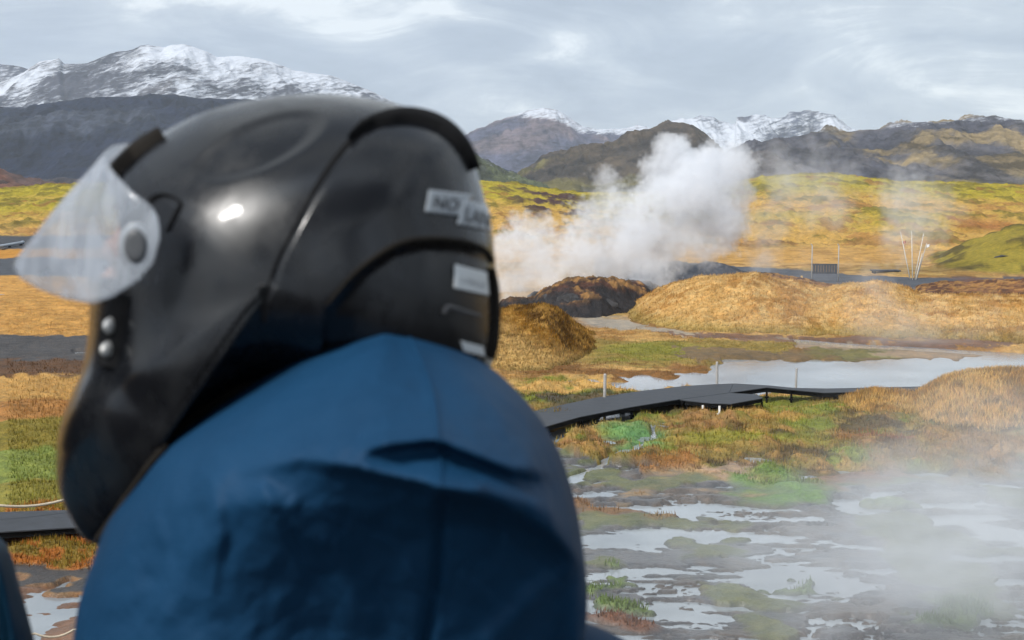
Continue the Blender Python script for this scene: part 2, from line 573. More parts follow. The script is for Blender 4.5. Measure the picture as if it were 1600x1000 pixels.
# ---- far moss hills
moss_top = interp(PX, [(-400, 300), (0, 296), (150, 290), (300, 288), (700, 284), (760, 287), (830, 293), (905, 304), (1000, 304), (1130, 292), (1190, 279), (1300, 277), (1400, 283), (1500, 288), (1600, 292), (2200, 296)])
r0 = interp(PX, [(0, 262), (400, 262), (800, 206), (2000, 206)])
zc = H + (HOR - moss_top) * 430 / F
hill = sstep(0, 1, np.clip((Rr - r0) / (432 - r0), 0, 1) ** 0.85 * 1.0) * zc
hill = np.where(Rr > 440, zc * (1 - sstep(440, 640, Rr)), hill)
isfar = front & (np.abs(A) < 1.0)
hill = np.where(isfar, hill, 0)
farm = sstep(r0 - 2, r0 + 6, Rr) * isfar
hn = fbm(X * 0.20, Y * 0.09, 61, 6, 0.62)
hn2 = fbm(X * 0.035, Y * 0.02, 67, 4)
hfrac = np.clip((Rr - r0) / (432 - r0), 0, 1)
cm = hfrac[..., None] * 0
mt = sstep(0.18, 0.62, hfrac + (hn2 - 0.5) * 0.9 + (hn - 0.5) * 0.4)
farcol = S(196, 156, 82) * (1 - mt[..., None]) + S(170, 154, 50) * mt[..., None]
dk = sstep(0.53, 0.64, hn)[..., None] * 0.7
farcol = farcol * (1 - dk) + S(100, 92, 40) * dk
dk = sstep(0.62, 0.70, fbm(X * 0.2 + 7, Y * 0.1, 71, 4))[..., None] * 0.6
farcol = farcol * (1 - dk) + S(150, 104, 60) * dk
rk = (sstep(760, 830, PX + (hn2 - 0.5) * 120) * (1 - sstep(890, 940, PX + (hn2 - 0.5) * 120))) * sstep(0.45, 0.6, hn) * sstep(0.3, 0.45, hfrac) * (1 - sstep(0.72, 0.85, hfrac))
farcol = farcol * (1 - rk[..., None]) + S(82, 62, 58) * rk[..., None]
rk = (sstep(1465, 1510, PX + (hn - 0.5) * 120) * (1 - sstep(1550, 1590, PX + (hn - 0.5) * 120))) * sstep(0.12, 0.2, hfrac) * (1 - sstep(0.25, 0.35, hfrac)) * 0.8
farcol = farcol * (1 - rk[..., None]) + S(160, 100, 56) * rk[..., None]
C[:] = C * (1 - farm[..., None]) + farcol * farm[..., None]
lump_far = farm * ((hn - 0.5) * 1.9 + (hn2 - 0.5) * 3.0 + (fbm(X * 0.55, Y * 0.4, 73, 5, 0.6) - 0.5) * 1.5)
# near moss hillock on the right
hk = sstep(1425, 1600, PX + w1 * 30) * (1 - sstep(2000, 2500, PX)) * sstep(142, 168, Rr) * (1 - sstep(176, 200, Rr)) * isfar
hc = H + (HOR - 352) * 171 / F
lum = fbm(X * 0.3, Y * 0.3, 83, 5)
hillock = hk * (hc + (lum - 0.5) * 1.6)
hm = sstep(0.04, 0.12, hk)[..., None]
C[:] = C * (1 - hm) + (S(150, 134, 54) * (1 - sstep(0.5, 0.6, lum)[..., None] * 0.8) + S(70, 62, 40) * sstep(0.5, 0.6, lum)[..., None] * 0.8) * hm

# ---- heights
tuss = fbm(X * 0.85, Y * 0.85, 91, 4) ** 1.3
Zg = base_h + rough_h * ((tuss - 0.4) * 0.32 + (fine - 0.5) * 0.10) + band(622, 745, 780) * (tus0 - 0.45) * 0.9 * (1 - sstep(0.3, 0.5, wet)) * np.maximum(sstep(642, 668, PV), sstep(1190, 1240, PX)) * (1 - sstep(1150, 1230, PX) * (1 - sstep(686, 706, PV)))
Zg = np.where(Rr > 120, base_h + rough_h * ((big - 0.5) * 0.5 + (mid - 0.5) * 0.25), Zg)
# pond, brook and channels
pond = poly([(872, 600), (930, 593), (1000, 589), (1080, 586), (1118, 566), (1200, 562), (1300, 564), (1480, 560), (1750, 552), (1750, 600), (1480, 590), (1460, 612), (1120, 615), (1040, 608), (960, 608)])
pm = pond.astype(float)
for _ in range(5):
    pm[1:-1, 1:-1] = (pm[1:-1, 1:-1] * 2 + pm[:-2, 1:-1] + pm[2:, 1:-1] + pm[1:-1, :-2] + pm[1:-1, 2:]) / 6
Zg = Zg * (1 - pm) - 0.2 * pm
strm = np.minimum(segdist(PX + w3 * 30, PV + w3 * 6, [(985, 648), (950, 652), (940, 660), (905, 672), (840, 690), (780, 700)]) / 8.0,
                  segdist(PX + w3 * 20, PV + w3 * 6, [(1022, 672), (1015, 690), (1000, 700), (965, 712), (930, 735), (880, 752)]) / 5.0)
strm = np.minimum(strm, segdist(PX + w3 * 20, PV, [(1240, 533), (1320, 540), (1420, 545), (1600, 556)]) / 3.5)
strm = np.minimum(strm, segdist(PX + w3 * 20, PV, [(1050, 527), (1100, 530), (1180, 531)]) / 1.6)
strm = np.minimum(strm, segdist(PX + w3 * 20, PV, [(-40, 590), (20, 593), (45, 594)]) / 1.8)
strm = np.minimum(strm, segdist(PX + w3 * 10, PV, [(118, 553), (150, 553)]) / 2.5)
Zg = np.where(strm < 1.3, np.minimum(Zg, -0.12 + 0.2 * np.clip(strm - 0.3, 0, 1)), Zg)
# shallow pools on the mud: broad braided sheets
br = np.abs(fbm(X * 0.24 + 3 + w3 * 0.5, Y * 0.42, 101, 6, 0.6) - 0.5)
br2 = fbm(X * 0.35, Y * 0.95 + 4, 107, 6, 0.6)
pool = np.clip((0.030 - br) * 4, -0.05, 0.10) + np.clip((br2 - 0.54) * 0.9, -0.06, 0.12)
bare = np.clip((0.075 - base_h) / 0.03, 0, 1)
Zg = Zg - bare * 0.088 * sstep(790, 850, PV + w1 * 90) * (PX > 500) * (1 - 0.75 * sstep(1180, 1420, PX))
Zg = Zg - bare * (pool * 0.9 + 0.01) * (PX > 600)
Zg = Zg - bare * np.clip((fbm(X * 0.6, Y * 0.9, 111, 5) - 0.44) * 0.6, -0.05, 0.10) * (PX < 600)
C[:] = np.where((Zg < 0.035)[..., None] & (wet > 0.2)[..., None], C * 0.8, C)
Zg = Zg + hill + lump_far + hillock
# the knoll the riders stand on
lip = np.clip((27.0 - Rr) / 24.8, 0, 1) * (H - 1.55)
kn = np.where(Rr < 2.2, H - 1.55, lip)
back = sstep(0.8, 1.6, np.abs(np.where(A > math.pi, A - 2 * math.pi, A)))
kn_b = (H - 1.55) * (1 - sstep(18, 70, Rr))
knoll = kn * (1 - back) + np.maximum(kn, kn_b) * back
kw = sstep(0.02, 0.3, knoll)
Zg = Zg * (1 - kw) + kw * (knoll + (fine - 0.5) * 0.18 + (mid - 0.5) * 0.25 - 0.05)
C[:] = C * (1 - kw[..., None]) + (S(52, 47, 42) * (0.7 + 0.6 * mid[..., None])) * kw[..., None]
wet[:] = wet * (1 - kw)

nr, nc = X.shape
Vg = np.stack([X, Y, Zg], -1).reshape(-1, 3)
fc = grid_faces(nr, nc, True)[:, ::-1]
# close the hole under the eye point
Vg = np.vstack([Vg, [[0, 0, H - 1.55]]])
Cg = np.vstack([C.reshape(-1, 3), C[0, 0][None]])
Wg = np.append(wet.ravel(), 0)
ctr = len(Vg) - 1
jj = np.arange(0, nc, 1)
fc = np.vstack([fc, np.stack([np.full(nc, ctr), (jj + 1) % nc, jj, jj], -1)])
bad = fc[:, 2] == fc[:, 3]
ground = mesh_np('ground', Vg, np.where(bad[:, None], fc[:, [0, 1, 2, 2]], fc)[~bad], M_ground, attrs={'Col': ('C', Cg), 'wet': ('F', Wg)})
tag(ground, kind='structure')

# water: one sheet under the whole basin, seen wherever the ground dips below it
gx, gy = np.meshgrid(np.linspace(-75, 75, 40), np.linspace(23, 118, 40))
gx = gx * (gy / 118 * 0.75 + 0.25)
water = mesh_np('water', np.stack([gx, gy, np.zeros_like(gx)], -1).reshape(-1, 3), grid_faces(40, 40), M_water)
tag(water, kind='structure')

gbvh = BVHTree.FromPolygons([tuple(v) for v in Vg[:-1][: nr * nc: 1]][:0] or [(0, 0, 0), (1, 0, 0), (0, 1, 0)], [(0, 1, 2)])


def ground_z(x, y):
    """height of the ground sheet at (x, y) by nearest grid vertex"""
    r = math.hypot(x, y)
    i = int(np.argmin(np.abs(rr - r)))
    j = int(np.argmin(np.abs(ang - math.atan2(x, y))))
    return float(Zg[i, j])


# ---------------------------------------------------------------- mounds (dry grass, rock, gravel)
mound_pts = []          # (P, colour, weight) for grass


def mound(u0, u1, crest, foot, depth, tc, colf, lump=0.5, freq=0.5, seed=0, nu=260, nt=110, pw=1.0, dfoot=0.0, mat=None):
    us = np.linspace(u0, u1, nu)
    ts = np.linspace(0, 1, nt)
    Uu, Tt = np.meshgrid(us, ts)
    d0 = dist_of(interp(Uu, foot))
    dd = d0 + depth * Tt
    dcr = d0 + depth * tc
    zcr = H - (interp(Uu, crest) - HOR) * dcr / F
    prof = np.where(Tt < tc, np.sin(np.clip(Tt / tc, 0, 1) * math.pi / 2) ** pw, np.cos(np.clip((Tt - tc) / (1 - tc), 0, 1) * math.pi / 2))
    x = (Uu - 800) / F * dd
    y = dd
    ends = np.clip(np.minimum((Uu - u0), (u1 - Uu)) / ((u1 - u0) * 0.05), 0, 1)
    ends = np.sqrt(ends * (2 - ends))
    n = fbm(x * freq, y * freq, seed, 5, 0.55) - 0.5
    n2 = fbm(x * freq * 4, y * freq * 4, seed + 5, 4) - 0.5
    z = -0.35 + (zcr + 0.35) * prof * ends + (n * lump + n2 * lump * 0.35) * np.sqrt(np.clip(prof, 0, 1)) * ends
    P = np.stack([x, y, z], -1)
    c, wt = colf(x, y, z, Uu, Tt, n, n2)
    o = mesh_np('mound', P.reshape(-1, 3), grid_faces(nt, nu)[:, ::1], mat or M_mound, attrs={'Col': ('C', c.reshape(-1, 3)), 'wet': ('F', wt.ravel())})
    tag(o, kind='structure')
    return P, c


def mixc(a, b, f):
    f = np.clip(f, 0, 1)[..., None]
    return np.asarray(a) * (1 - f) + np.asarray(b) * f


def col_big(x, y, z, u, t, n, n2):
    c = mixc(S(206, 162, 98), S(176, 130, 70), sstep(-0.05, 0.12, n))
    c = mixc(c, S(222, 184, 122), sstep(0.02, 0.14, n2) * 0.6)
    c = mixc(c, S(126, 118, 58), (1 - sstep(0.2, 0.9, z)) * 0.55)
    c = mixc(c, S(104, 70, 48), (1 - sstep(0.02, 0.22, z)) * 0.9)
    return c, np.zeros_like(x)


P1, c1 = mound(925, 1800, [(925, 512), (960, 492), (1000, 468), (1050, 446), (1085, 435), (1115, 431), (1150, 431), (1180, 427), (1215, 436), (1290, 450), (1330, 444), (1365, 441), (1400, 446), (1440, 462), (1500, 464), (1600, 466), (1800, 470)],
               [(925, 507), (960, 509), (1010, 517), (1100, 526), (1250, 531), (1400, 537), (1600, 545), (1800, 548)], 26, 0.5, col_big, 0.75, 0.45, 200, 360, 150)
mound_pts.append((P1, c1, 1.0, 0.22))


def col_ridge(x, y, z, u, t, n, n2):
    c = mixc(S(132, 92, 62), S(96, 66, 50), sstep(-0.05, 0.1, n))
    c = mixc(c, S(176, 132, 76), sstep(0.03, 0.12, n2) * 0.8)
    return c, np.zeros_like(x)


mound(1130, 1330, [(1130, 436), (1180, 428), (1215, 431), (1260, 438), (1290, 446), (1330, 452)], [(1130, 470), (1330, 480)], 22, 0.45, col_ridge, 0.6, 0.5, 240, 120, 60)
mound(1425, 1850, [(1425, 452), (1480, 444), (1530, 441), (1600, 438), (1700, 440), (1850, 440)], [(1425, 478), (1850, 484)], 26, 0.5, col_ridge, 0.7, 0.5, 250, 160, 60)


def col_left(x, y, z, u, t, n, n2):
    c = mixc(S(150, 106, 40), S(104, 74, 34), sstep(-0.08, 0.10, n))
    c = mixc(c, S(196, 150, 76), sstep(0.0, 0.14, n2) * 0.7)
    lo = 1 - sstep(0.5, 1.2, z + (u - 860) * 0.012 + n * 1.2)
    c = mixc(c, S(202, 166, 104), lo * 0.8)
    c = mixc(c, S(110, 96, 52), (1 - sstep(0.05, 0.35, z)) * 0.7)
    return c, np.zeros_like(x)


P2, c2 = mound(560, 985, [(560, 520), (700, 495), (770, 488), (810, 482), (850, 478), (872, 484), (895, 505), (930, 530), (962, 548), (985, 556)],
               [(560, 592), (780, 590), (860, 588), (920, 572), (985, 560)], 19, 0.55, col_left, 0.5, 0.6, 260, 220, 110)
mound_pts.append((P2, c2, 1.0, 0.22))


def col_rock(x, y, z, u, t, n, n2):
    c = mixc(S(52, 49, 50), S(80, 54, 44), sstep(0.0, 0.5, (z - 1.2) * 0.6 + n * 2))
    c = mixc(c, S(166, 124, 72), sstep(0.10, 0.16, n) * sstep(0.8, 1.4, z) * 0.8)
    c = mixc(c, S(40, 38, 38), sstep(0.0, 0.1, n2) * 0.6)
    return c, np.full_like(x, 0.15)


def col_heap(x, y, z, u, t, n, n2):
    return mixc(S(62, 66, 74), S(80, 82, 88), sstep(-0.1, 0.1, n)), np.full_like(x, 0.1)


P3, c3 = mound(775, 1040, [(775, 476), (835, 470), (852, 456), (875, 445), (900, 440), (940, 438), (985, 440), (1015, 444), (1040, 456)],
               [(775, 505), (850, 500), (880, 500), (940, 499), (1000, 490), (1040, 484)], 16, 0.42, col_rock, 1.3, 0.55, 270, 200, 110, 0.7)
mound(955, 1260, [(955, 432), (1000, 422), (1022, 412), (1042, 408), (1062, 407), (1082, 414), (1103, 409), (1130, 414), (1165, 424), (1210, 430), (1260, 436)], [(955, 440), (1260, 446)], 14, 0.5, col_heap, 0.5, 0.3, 280, 140, 50)


def col_near(x, y, z, u, t, n, n2):
    c = mixc(S(226, 180, 108), S(196, 148, 80), sstep(-0.04, 0.12, n))
    c = mixc(c, S(236, 200, 134), sstep(0.0, 0.12, n2) * 0.7)
    c = mixc(c, S(122, 88, 48), sstep(0.07, 0.14, n2 + n * 0.5) * 0.6)
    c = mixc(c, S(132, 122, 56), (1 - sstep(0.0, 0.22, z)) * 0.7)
    return c, np.zeros_like(x)


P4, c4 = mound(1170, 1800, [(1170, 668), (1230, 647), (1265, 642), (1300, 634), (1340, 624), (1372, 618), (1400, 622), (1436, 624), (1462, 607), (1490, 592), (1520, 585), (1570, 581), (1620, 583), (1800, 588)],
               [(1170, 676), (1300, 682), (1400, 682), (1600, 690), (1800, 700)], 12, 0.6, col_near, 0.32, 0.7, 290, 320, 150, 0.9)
mound_pts.append((P4, c4, 1.6, 0.30))

# ---------------------------------------------------------------- mountains
def mountain(u0, u1, crest, df, db, tc, colf, lump, freq, seed, nu=420, nt=170, foot_v=296, pw=1.0, rid=1.0, crag=1.0):
    us = np.linspace(u0, u1, nu)
    ts = np.linspace(0, 1, nt)
    Uu, Tt = np.meshgrid(us, ts)
    dd = df + (db - df) * Tt
    dcr = df + (db - df) * tc
    cy = interp(Uu, crest)
    zcr = H - (cy - HOR) * dcr / F
    prof = np.where(Tt < tc, np.clip(Tt / tc, 0, 1) ** pw, np.cos(np.clip((Tt - tc) / (1 - tc), 0, 1) * math.pi / 2))
    x = (Uu - 800) / F * dd
    y = dd + 0
    g = fbm(x * freq, y * freq * 0.28, seed, 6, 0.55)
    g = 1 - np.abs(2 * g - 1)
    n = fbm(x * freq * 0.7 + 5, y * freq * 0.5, seed + 3, 6, 0.58) - 0.5
    env = np.clip(prof, 0, 1) ** 0.7 * (1 - 0.8 * np.exp(-((Tt - tc) / 0.05) ** 2))
    sil = (fbm(x * freq * 3, x * 0 + seed, seed + 9, 4) - 0.5) * lump * 0.10 * crag * np.exp(-((Tt - tc) / 0.10) ** 2)
    g2 = 1 - np.abs(2 * fbm(x * freq * 3.2 + y * freq * 0.6, y * freq * 0.9, seed + 31, 5, 0.6) - 1)
    z = -3 + (zcr + 3) * prof + ((g - 0.75) * rid * 1.35 + n * 0.9 + (g2 - 0.75) * 0.55) * lump * env + sil
    c, s = colf(x, y, z, Uu, Tt, g, n)
    if u0 < -200:
        z = -3 + (z + 3) * sstep(u0, -130, Uu)
    if u1 > 1900:
        z = -3 + (z + 3) * (1 - sstep(1750, u1, Uu))
    P = np.stack([x, y, z], -1)
    o = mesh_np('mountain', P.reshape(-1, 3), grid_faces(nt, nu), M_mtn, attrs={'Col': ('C', c.reshape(-1, 3)), 'snow': ('F', s.ravel())})
    return tag(o, kind='structure')


def vscr(x, y, z):
    return proj(np.stack([x, y, z], -1))[1]


def c_snowmtn(x, y, z, u, t, g, n):
    c = mixc(S(62, 62, 68), S(84, 80, 80), sstep(-0.1, 0.1, n))
    s = 0.64 + n * 0.9 - 0.12 * sstep(120, -200, u) - sstep(0.86, 1.0, g) * 0.2
    s = s - 0.2 * np.exp(-((u - 170) / 90) ** 2) * sstep(120, 250, z) * 0.8
    return c, s


mountain(-500, 960, [(-500, 150), (-100, 140), (0, 136), (45, 118), (72, 101), (95, 96), (101, 95), (108, 103), (145, 101), (165, 92), (182, 86), (205, 83), (226, 74), (240, 73), (262, 78), (275, 74), (295, 75), (330, 86), (345, 93), (372, 92), (385, 92), (430, 102), (470, 113), (520, 121), (545, 130), (590, 150), (640, 176), (700, 208), (740, 238), (790, 264), (850, 290), (960, 296)],
         2300, 4000, 0.62, c_snowmtn, 34, 0.006, 300, 560, 230, pw=0.9)
mountain(-500, 130, [(-500, 92), (-40, 98), (0, 101), (40, 107), (80, 118), (130, 140)], 3600, 4400, 0.6, lambda *a: (c_snowmtn(*a)[0], c_snowmtn(*a)[1] - 0.1), 20, 0.006, 340, 160, 60)


def c_dark(x, y, z, u, t, g, n):
    c = mixc(S(26, 33, 52), S(38, 45, 62), sstep(-0.08, 0.12, n))
    c = mixc(c, S(92, 98, 112), sstep(0.12, 0.2, n) * 0.5)
    s = -0.2 + sstep(120, 138, z + n * 30) * 0.35
    return c, s


mountain(-500, 860, [(-500, 176), (-60, 174), (0, 171), (45, 172), (90, 164), (160, 155), (240, 150), (330, 153), (420, 162), (520, 178), (640, 208), (720, 240), (780, 266), (860, 292)],
         1500, 2300, 0.75, c_dark, 26, 0.011, 320, 480, 200, pw=0.62)


def c_red(x, y, z, u, t, g, n):
    return mixc(S(126, 84, 66), S(96, 74, 68), sstep(-0.08, 0.1, n)), np.full_like(x, -0.5)


mountain(-400, 110, [(-400, 230), (-60, 250), (0, 262), (30, 276), (60, 288), (110, 297)], 800, 1150, 0.6, c_red, 9, 0.03, 350, 160, 80)
mountain(20, 320, [(20, 297), (60, 281), (100, 279), (140, 281), (200, 284), (320, 294)], 1100, 1400, 0.6, lambda *a: (mixc(S(84, 76, 76), S(64, 60, 64), sstep(-0.1, 0.1, a[-1])), np.full_like(a[0], -0.5)), 6, 0.03, 355, 140, 60)


def c_blue(x, y, z, u, t, g, n):
    c = mixc(S(82, 82, 98), S(110, 98, 100), sstep(-0.08, 0.1, n))
    c = mixc(c, S(128, 112, 98), sstep(0.1, 0.2, n) * 0.6 * (1 - sstep(60, 120, z)))
    v = vscr(x, y, z)
    line = interp(u, [(700, 180), (790, 186), (850, 187), (880, 192), (905, 212), (960, 216), (1040, 212)])
    s = 0.0 + sstep(5, -9, v - line - n * 30) * 0.62
    return c, s


mountain(640, 1120, [(640, 240), (700, 222), (735, 209), (770, 196), (795, 184), (820, 176), (848, 171), (868, 174), (890, 185), (908, 197), (930, 203), (960, 205), (990, 200), (1010, 201), (1040, 208), (1080, 215), (1120, 240)],
         2700, 4100, 0.55, c_blue, 30, 0.007, 360, 320, 150, pw=0.85)


def c_peaks(x, y, z, u, t, g, n):
    c = mixc(S(74, 78, 92), S(96, 96, 104), sstep(-0.1, 0.1, n))
    s = 0.62 + n * 1.0 - sstep(1.0, 0.0, np.abs(u - 1158) / 14) * 0.8 * sstep(170, 190, z) - 0.35 * sstep(0, 1, 1 - np.abs(u - 1260) / 55) * sstep(0.7, 1, z / 230)
    return c, s


mountain(960, 1420, [(960, 230), (1030, 203), (1048, 191), (1065, 187), (1080, 187), (1092, 182), (1112, 184), (1120, 190), (1138, 194), (1146, 194), (1148, 183), (1166, 182), (1178, 180), (1205, 186), (1222, 185), (1230, 176), (1255, 175), (1275, 178), (1298, 181), (1312, 192), (1325, 203), (1345, 206), (1370, 203), (1420, 230)],
         3300, 4400, 0.5, c_peaks, 34, 0.008, 370, 380, 150, pw=1.0, crag=1.6)


def c_pyr(x, y, z, u, t, g, n):
    c = mixc(S(66, 60, 54), S(84, 74, 62), sstep(-0.08, 0.1, n))
    c = mixc(c, S(108, 102, 56), sstep(0.0, 0.14, n + 0.10 - z / 150) * 0.7)
    return c, np.full_like(x, -0.4) + sstep(0.15, 0.25, n) * 0.25 * sstep(90, 130, z)


mountain(770, 1230, [(770, 300), (800, 288), (825, 268), (845, 250), (870, 242), (930, 231), (960, 222), (1000, 205), (1030, 196), (1055, 192), (1078, 195), (1100, 210), (1120, 232), (1150, 262), (1180, 285), (1230, 300)],
         1250, 1900, 0.6, c_pyr, 20, 0.014, 380, 340, 150, pw=0.85)


def c_slope(x, y, z, u, t, g, n):
    c = mixc(S(72, 74, 78), S(90, 96, 66), sstep(0.0, 0.14, n - z / 120 + 0.25))
    s = -0.3 + (np.abs(vscr(x, y, z) - interp(u, [(740, 240), (775, 262), (800, 276)])) < 3) * 0.6
    return c, s


mountain(640, 880, [(640, 190), (700, 222), (745, 243), (790, 266), (830, 287), (880, 304)], 1050, 1500, 0.6, c_slope, 12, 0.02, 390, 200, 100)


def c_right(x, y, z, u, t, g, n):
    c = mixc(S(76, 76, 84), S(100, 96, 96), sstep(-0.1, 0.12, n))
    m = sstep(0.05, 0.15, n + 0.05 * np.sin(u / 45 + z / 12) - np.abs(z - 55) / 700 + 0.03)
    m = m * sstep(1230, 1330, u)
    c = mixc(c, S(158, 136, 88), m * 0.6)
    c = mixc(c, S(128, 118, 62), sstep(0.0, 0.15, n + 0.16 - z / 55) * 0.7)
    s = -0.35 + sstep(8, 0, vscr(x, y, z) - interp(u, [(1300, 205), (1450, 195), (1550, 188), (1700, 196)])) * 0.75 + sstep(0.14, 0.22, n) * 0.3 * sstep(1480, 1560, u)
    return c, s


mountain(1060, 2100, [(1060, 290), (1110, 258), (1140, 236), (1165, 226), (1220, 217), (1300, 208), (1360, 204), (1400, 197), (1450, 194), (1500, 190), (1545, 186), (1575, 189), (1610, 196), (1750, 206), (2100, 230)],
         1000, 1700, 0.62, c_right, 24, 0.016, 400, 480, 190, pw=0.8)

# ---------------------------------------------------------------- dry grass blades (uncountable)
def grass_mat():
    m, T = new_mat('dry_grass_blades')
    col = T.n('ShaderNodeAttribute', attribute_name='Col').outputs['Color']
    g = T.n('ShaderNodeNewGeometry')
    nn = T.n('ShaderNodeVectorMath', {0: T.vmul(g.outputs['Normal'], 0.45, 0.45, 0.45), 1: (0, 0, 1)}, operation='ADD').outputs[0]
    nn = T.n('ShaderNodeVectorMath', {0: nn}, operation='NORMALIZE').outputs[0]
    d = T.n('ShaderNodeBsdfDiffuse', {'Color': col, 'Normal': nn})
    t = T.n('ShaderNodeBsdfTranslucent', {'Color': col})
    finish(T, T.n('ShaderNodeMixShader', {0: 0.3, 1: d, 2: t}))
    return m


M_grass = grass_mat()


def blades(name, P, c, hgt, wid, rng, lean=0.6):
    n = len(P)
    a = rng.uniform(0, 2 * math.pi, n)
    L = hgt * rng.uniform(0.5, 1.3, n)
    W = wid * rng.uniform(0.6, 1.4, n)
    side = np.stack([np.cos(a), np.sin(a), np.zeros(n)], -1) * W[:, None]
    b = rng.uniform(0, 2 * math.pi, n)
    ln = rng.uniform(0.2, 1.0, n) * lean
    top = np.stack([np.cos(b) * ln, np.sin(b) * ln, np.sqrt(1 - np.clip(ln, 0, .95) ** 2)], -1) * L[:, None]
    V = np.stack([P - side - [0, 0, 0.03], P + side - [0, 0, 0.03], P + top], 1).reshape(-1, 3)
    cc = c * rng.uniform(0.85, 1.55, (n, 1)) * rng.uniform(0.94, 1.06, (n, 3))
    cc = np.repeat(np.clip(cc, 0, 0.75), 3, 0)
    o = mesh_np(name, V, np.arange(3 * n).reshape(-1, 3), M_grass, smooth=False, attrs={'Col': ('C', cc)})
    return tag(o, kind='stuff')


rng = np.random.default_rng(7)
PP, CC, HH, WW = [], [], [], []
for P, c, wgt, hg in mound_pts:
    k = int(42000 * wgt)
    i = rng.integers(0, P.shape[0] - 1, k)
    i = (i * 0.75).astype(int)
    j = rng.integers(0, P.shape[1] - 1, k)
    fx, fy = rng.uniform(0, 1, (2, k, 1))
    q = P[i, j] * (1 - fx) * (1 - fy) + P[i + 1, j] * fx * (1 - fy) + P[i, j + 1] * (1 - fx) * fy + P[i + 1, j + 1] * fx * fy
    ok = q[:, 2] > 0.12
    PP.append(q[ok])
    CC.append(c[i, j][ok])
    HH.append(np.full(ok.sum(), hg * 0.8))
    WW.append(np.full(ok.sum(), 0.022))
# on the flats
k = 260000
i = rng.integers(43, np.searchsorted(rr, 125), k)
j = rng.integers(60, 600, k)
grassy = (wet[i, j] < 0.35) & (Zg[i, j] > 0.08) & (PV[i, j] > 435) & (rough_h[i, j] > 0.55)
i, j = i[grassy], j[grassy]
q = np.stack([X[i, j], Y[i, j], Zg[i, j]], -1)
q[:, :2] += rng.normal(0, 0.08, (len(q), 2))
PP.append(q)
CC.append(C[i, j])
HH.append(0.07 + 0.06 * rough_h[i, j])
WW.append(np.full(len(q), 0.018))
blades('dry_grass', np.vstack(PP), np.vstack(CC), np.concatenate(HH), np.concatenate(WW), rng)
# ---------------------------------------------------------------- boardwalk
def V3(a):
    return Vector([float(q) for q in a])


bw = thing('boardwalk', V3(Pz(1080, 640, 0.0)), 'long dark rubber-decked boardwalk on low legs running beside the milky pond', 'boardwalk')


def deck(far, near, zf, th=0.03, fascia=0.15, name='deck'):
    """deck strip from matching far and near edge points (pixels of the deck's top at height zf)"""
    Pf = [V3(Pz(u, v, z)) for (u, v), z in zip(far, zf)]
    Pn = [V3(Pz(u, v, z)) for (u, v), z in zip(near, zf)]
    bm = bmesh.new()
    n = len(Pf)
    up = Vector((0, 0, th))
    rows = [[bm.verts.new(p) for p in Pf], [bm.verts.new(p) for p in Pn], [bm.verts.new(p - up) for p in Pn], [bm.verts.new(p - up) for p in Pf]]
    for q in range(4):
        a, b = rows[q], rows[(q + 1) % 4]
        for i in range(n - 1):
            bm.faces.new((a[i], a[i + 1], b[i + 1], b[i]))
    bm.faces.new([r[0] for r in rows])
    bm.faces.new([r[-1] for r in rows][::-1])
    bmesh.ops.recalc_face_normals(bm, faces=bm.faces)
    bm_obj(name, bm, M_deck, bw)
    # side beams under both edges, set in a little
    for E_, O_ in ((Pn, Pf), (Pf, Pn)):
        bm = bmesh.new()
        ins = [(o - e).normalized() * 0.05 for e, o in zip(E_, O_)]
        ins2 = [(o - e).normalized() * 0.15 for e, o in zip(E_, O_)]
        zt, zb = Vector((0, 0, th + 0.003)), Vector((0, 0, th + fascia))
        rows = [[bm.verts.new(e + d - zt) for e, d in zip(E_, ins)], [bm.verts.new(e + d - zb) for e, d in zip(E_, ins)],
                [bm.verts.new(e + d - zb) for e, d in zip(E_, ins2)], [bm.verts.new(e + d - zt) for e, d in zip(E_, ins2)]]
        for q in range(4):
            a, b = rows[q], rows[(q + 1) % 4]
            for i in range(n - 1):
                bm.faces.new((a[i], a[i + 1], b[i + 1], b[i]))
        bm.faces.new([r[0] for r in rows])
        bm.faces.new([r[-1] for r in rows][::-1])
        bmesh.ops.recalc_face_normals(bm, faces=bm.faces)
        bm_obj('side_beam', bm, M_beam, bw)
    return Pf, Pn


def leg(p, white=False, drop=0.07):
    gz = min(ground_z(p.x, p.y), p.z - drop - 0.3)
    bm = bmesh.new()
    add_tube(bm, [(p.x, p.y, p.z - drop - 0.1), (p.x, p.y, gz - 0.1)], 0.045, 8)
    o = bm_obj('support_leg', bm, M_white if white else M_beam, bw)
    bm = bmesh.new()
    zz = p.z - 0.42
    add_tube(bm, [(p.x, p.y, zz - 0.02), (p.x, p.y, zz + 0.03)], 0.17 if white else 0.09, 12)
    bm_obj('foot_plate', bm, M_white if white else M_beam, o)
    if white:
        bm = bmesh.new()
        add_tube(bm, [(p.x, p.y, zz - 0.26), (p.x, p.y, zz - 0.22)], 0.20, 12)
        bm_obj('foot_plate', bm, M_white, o)


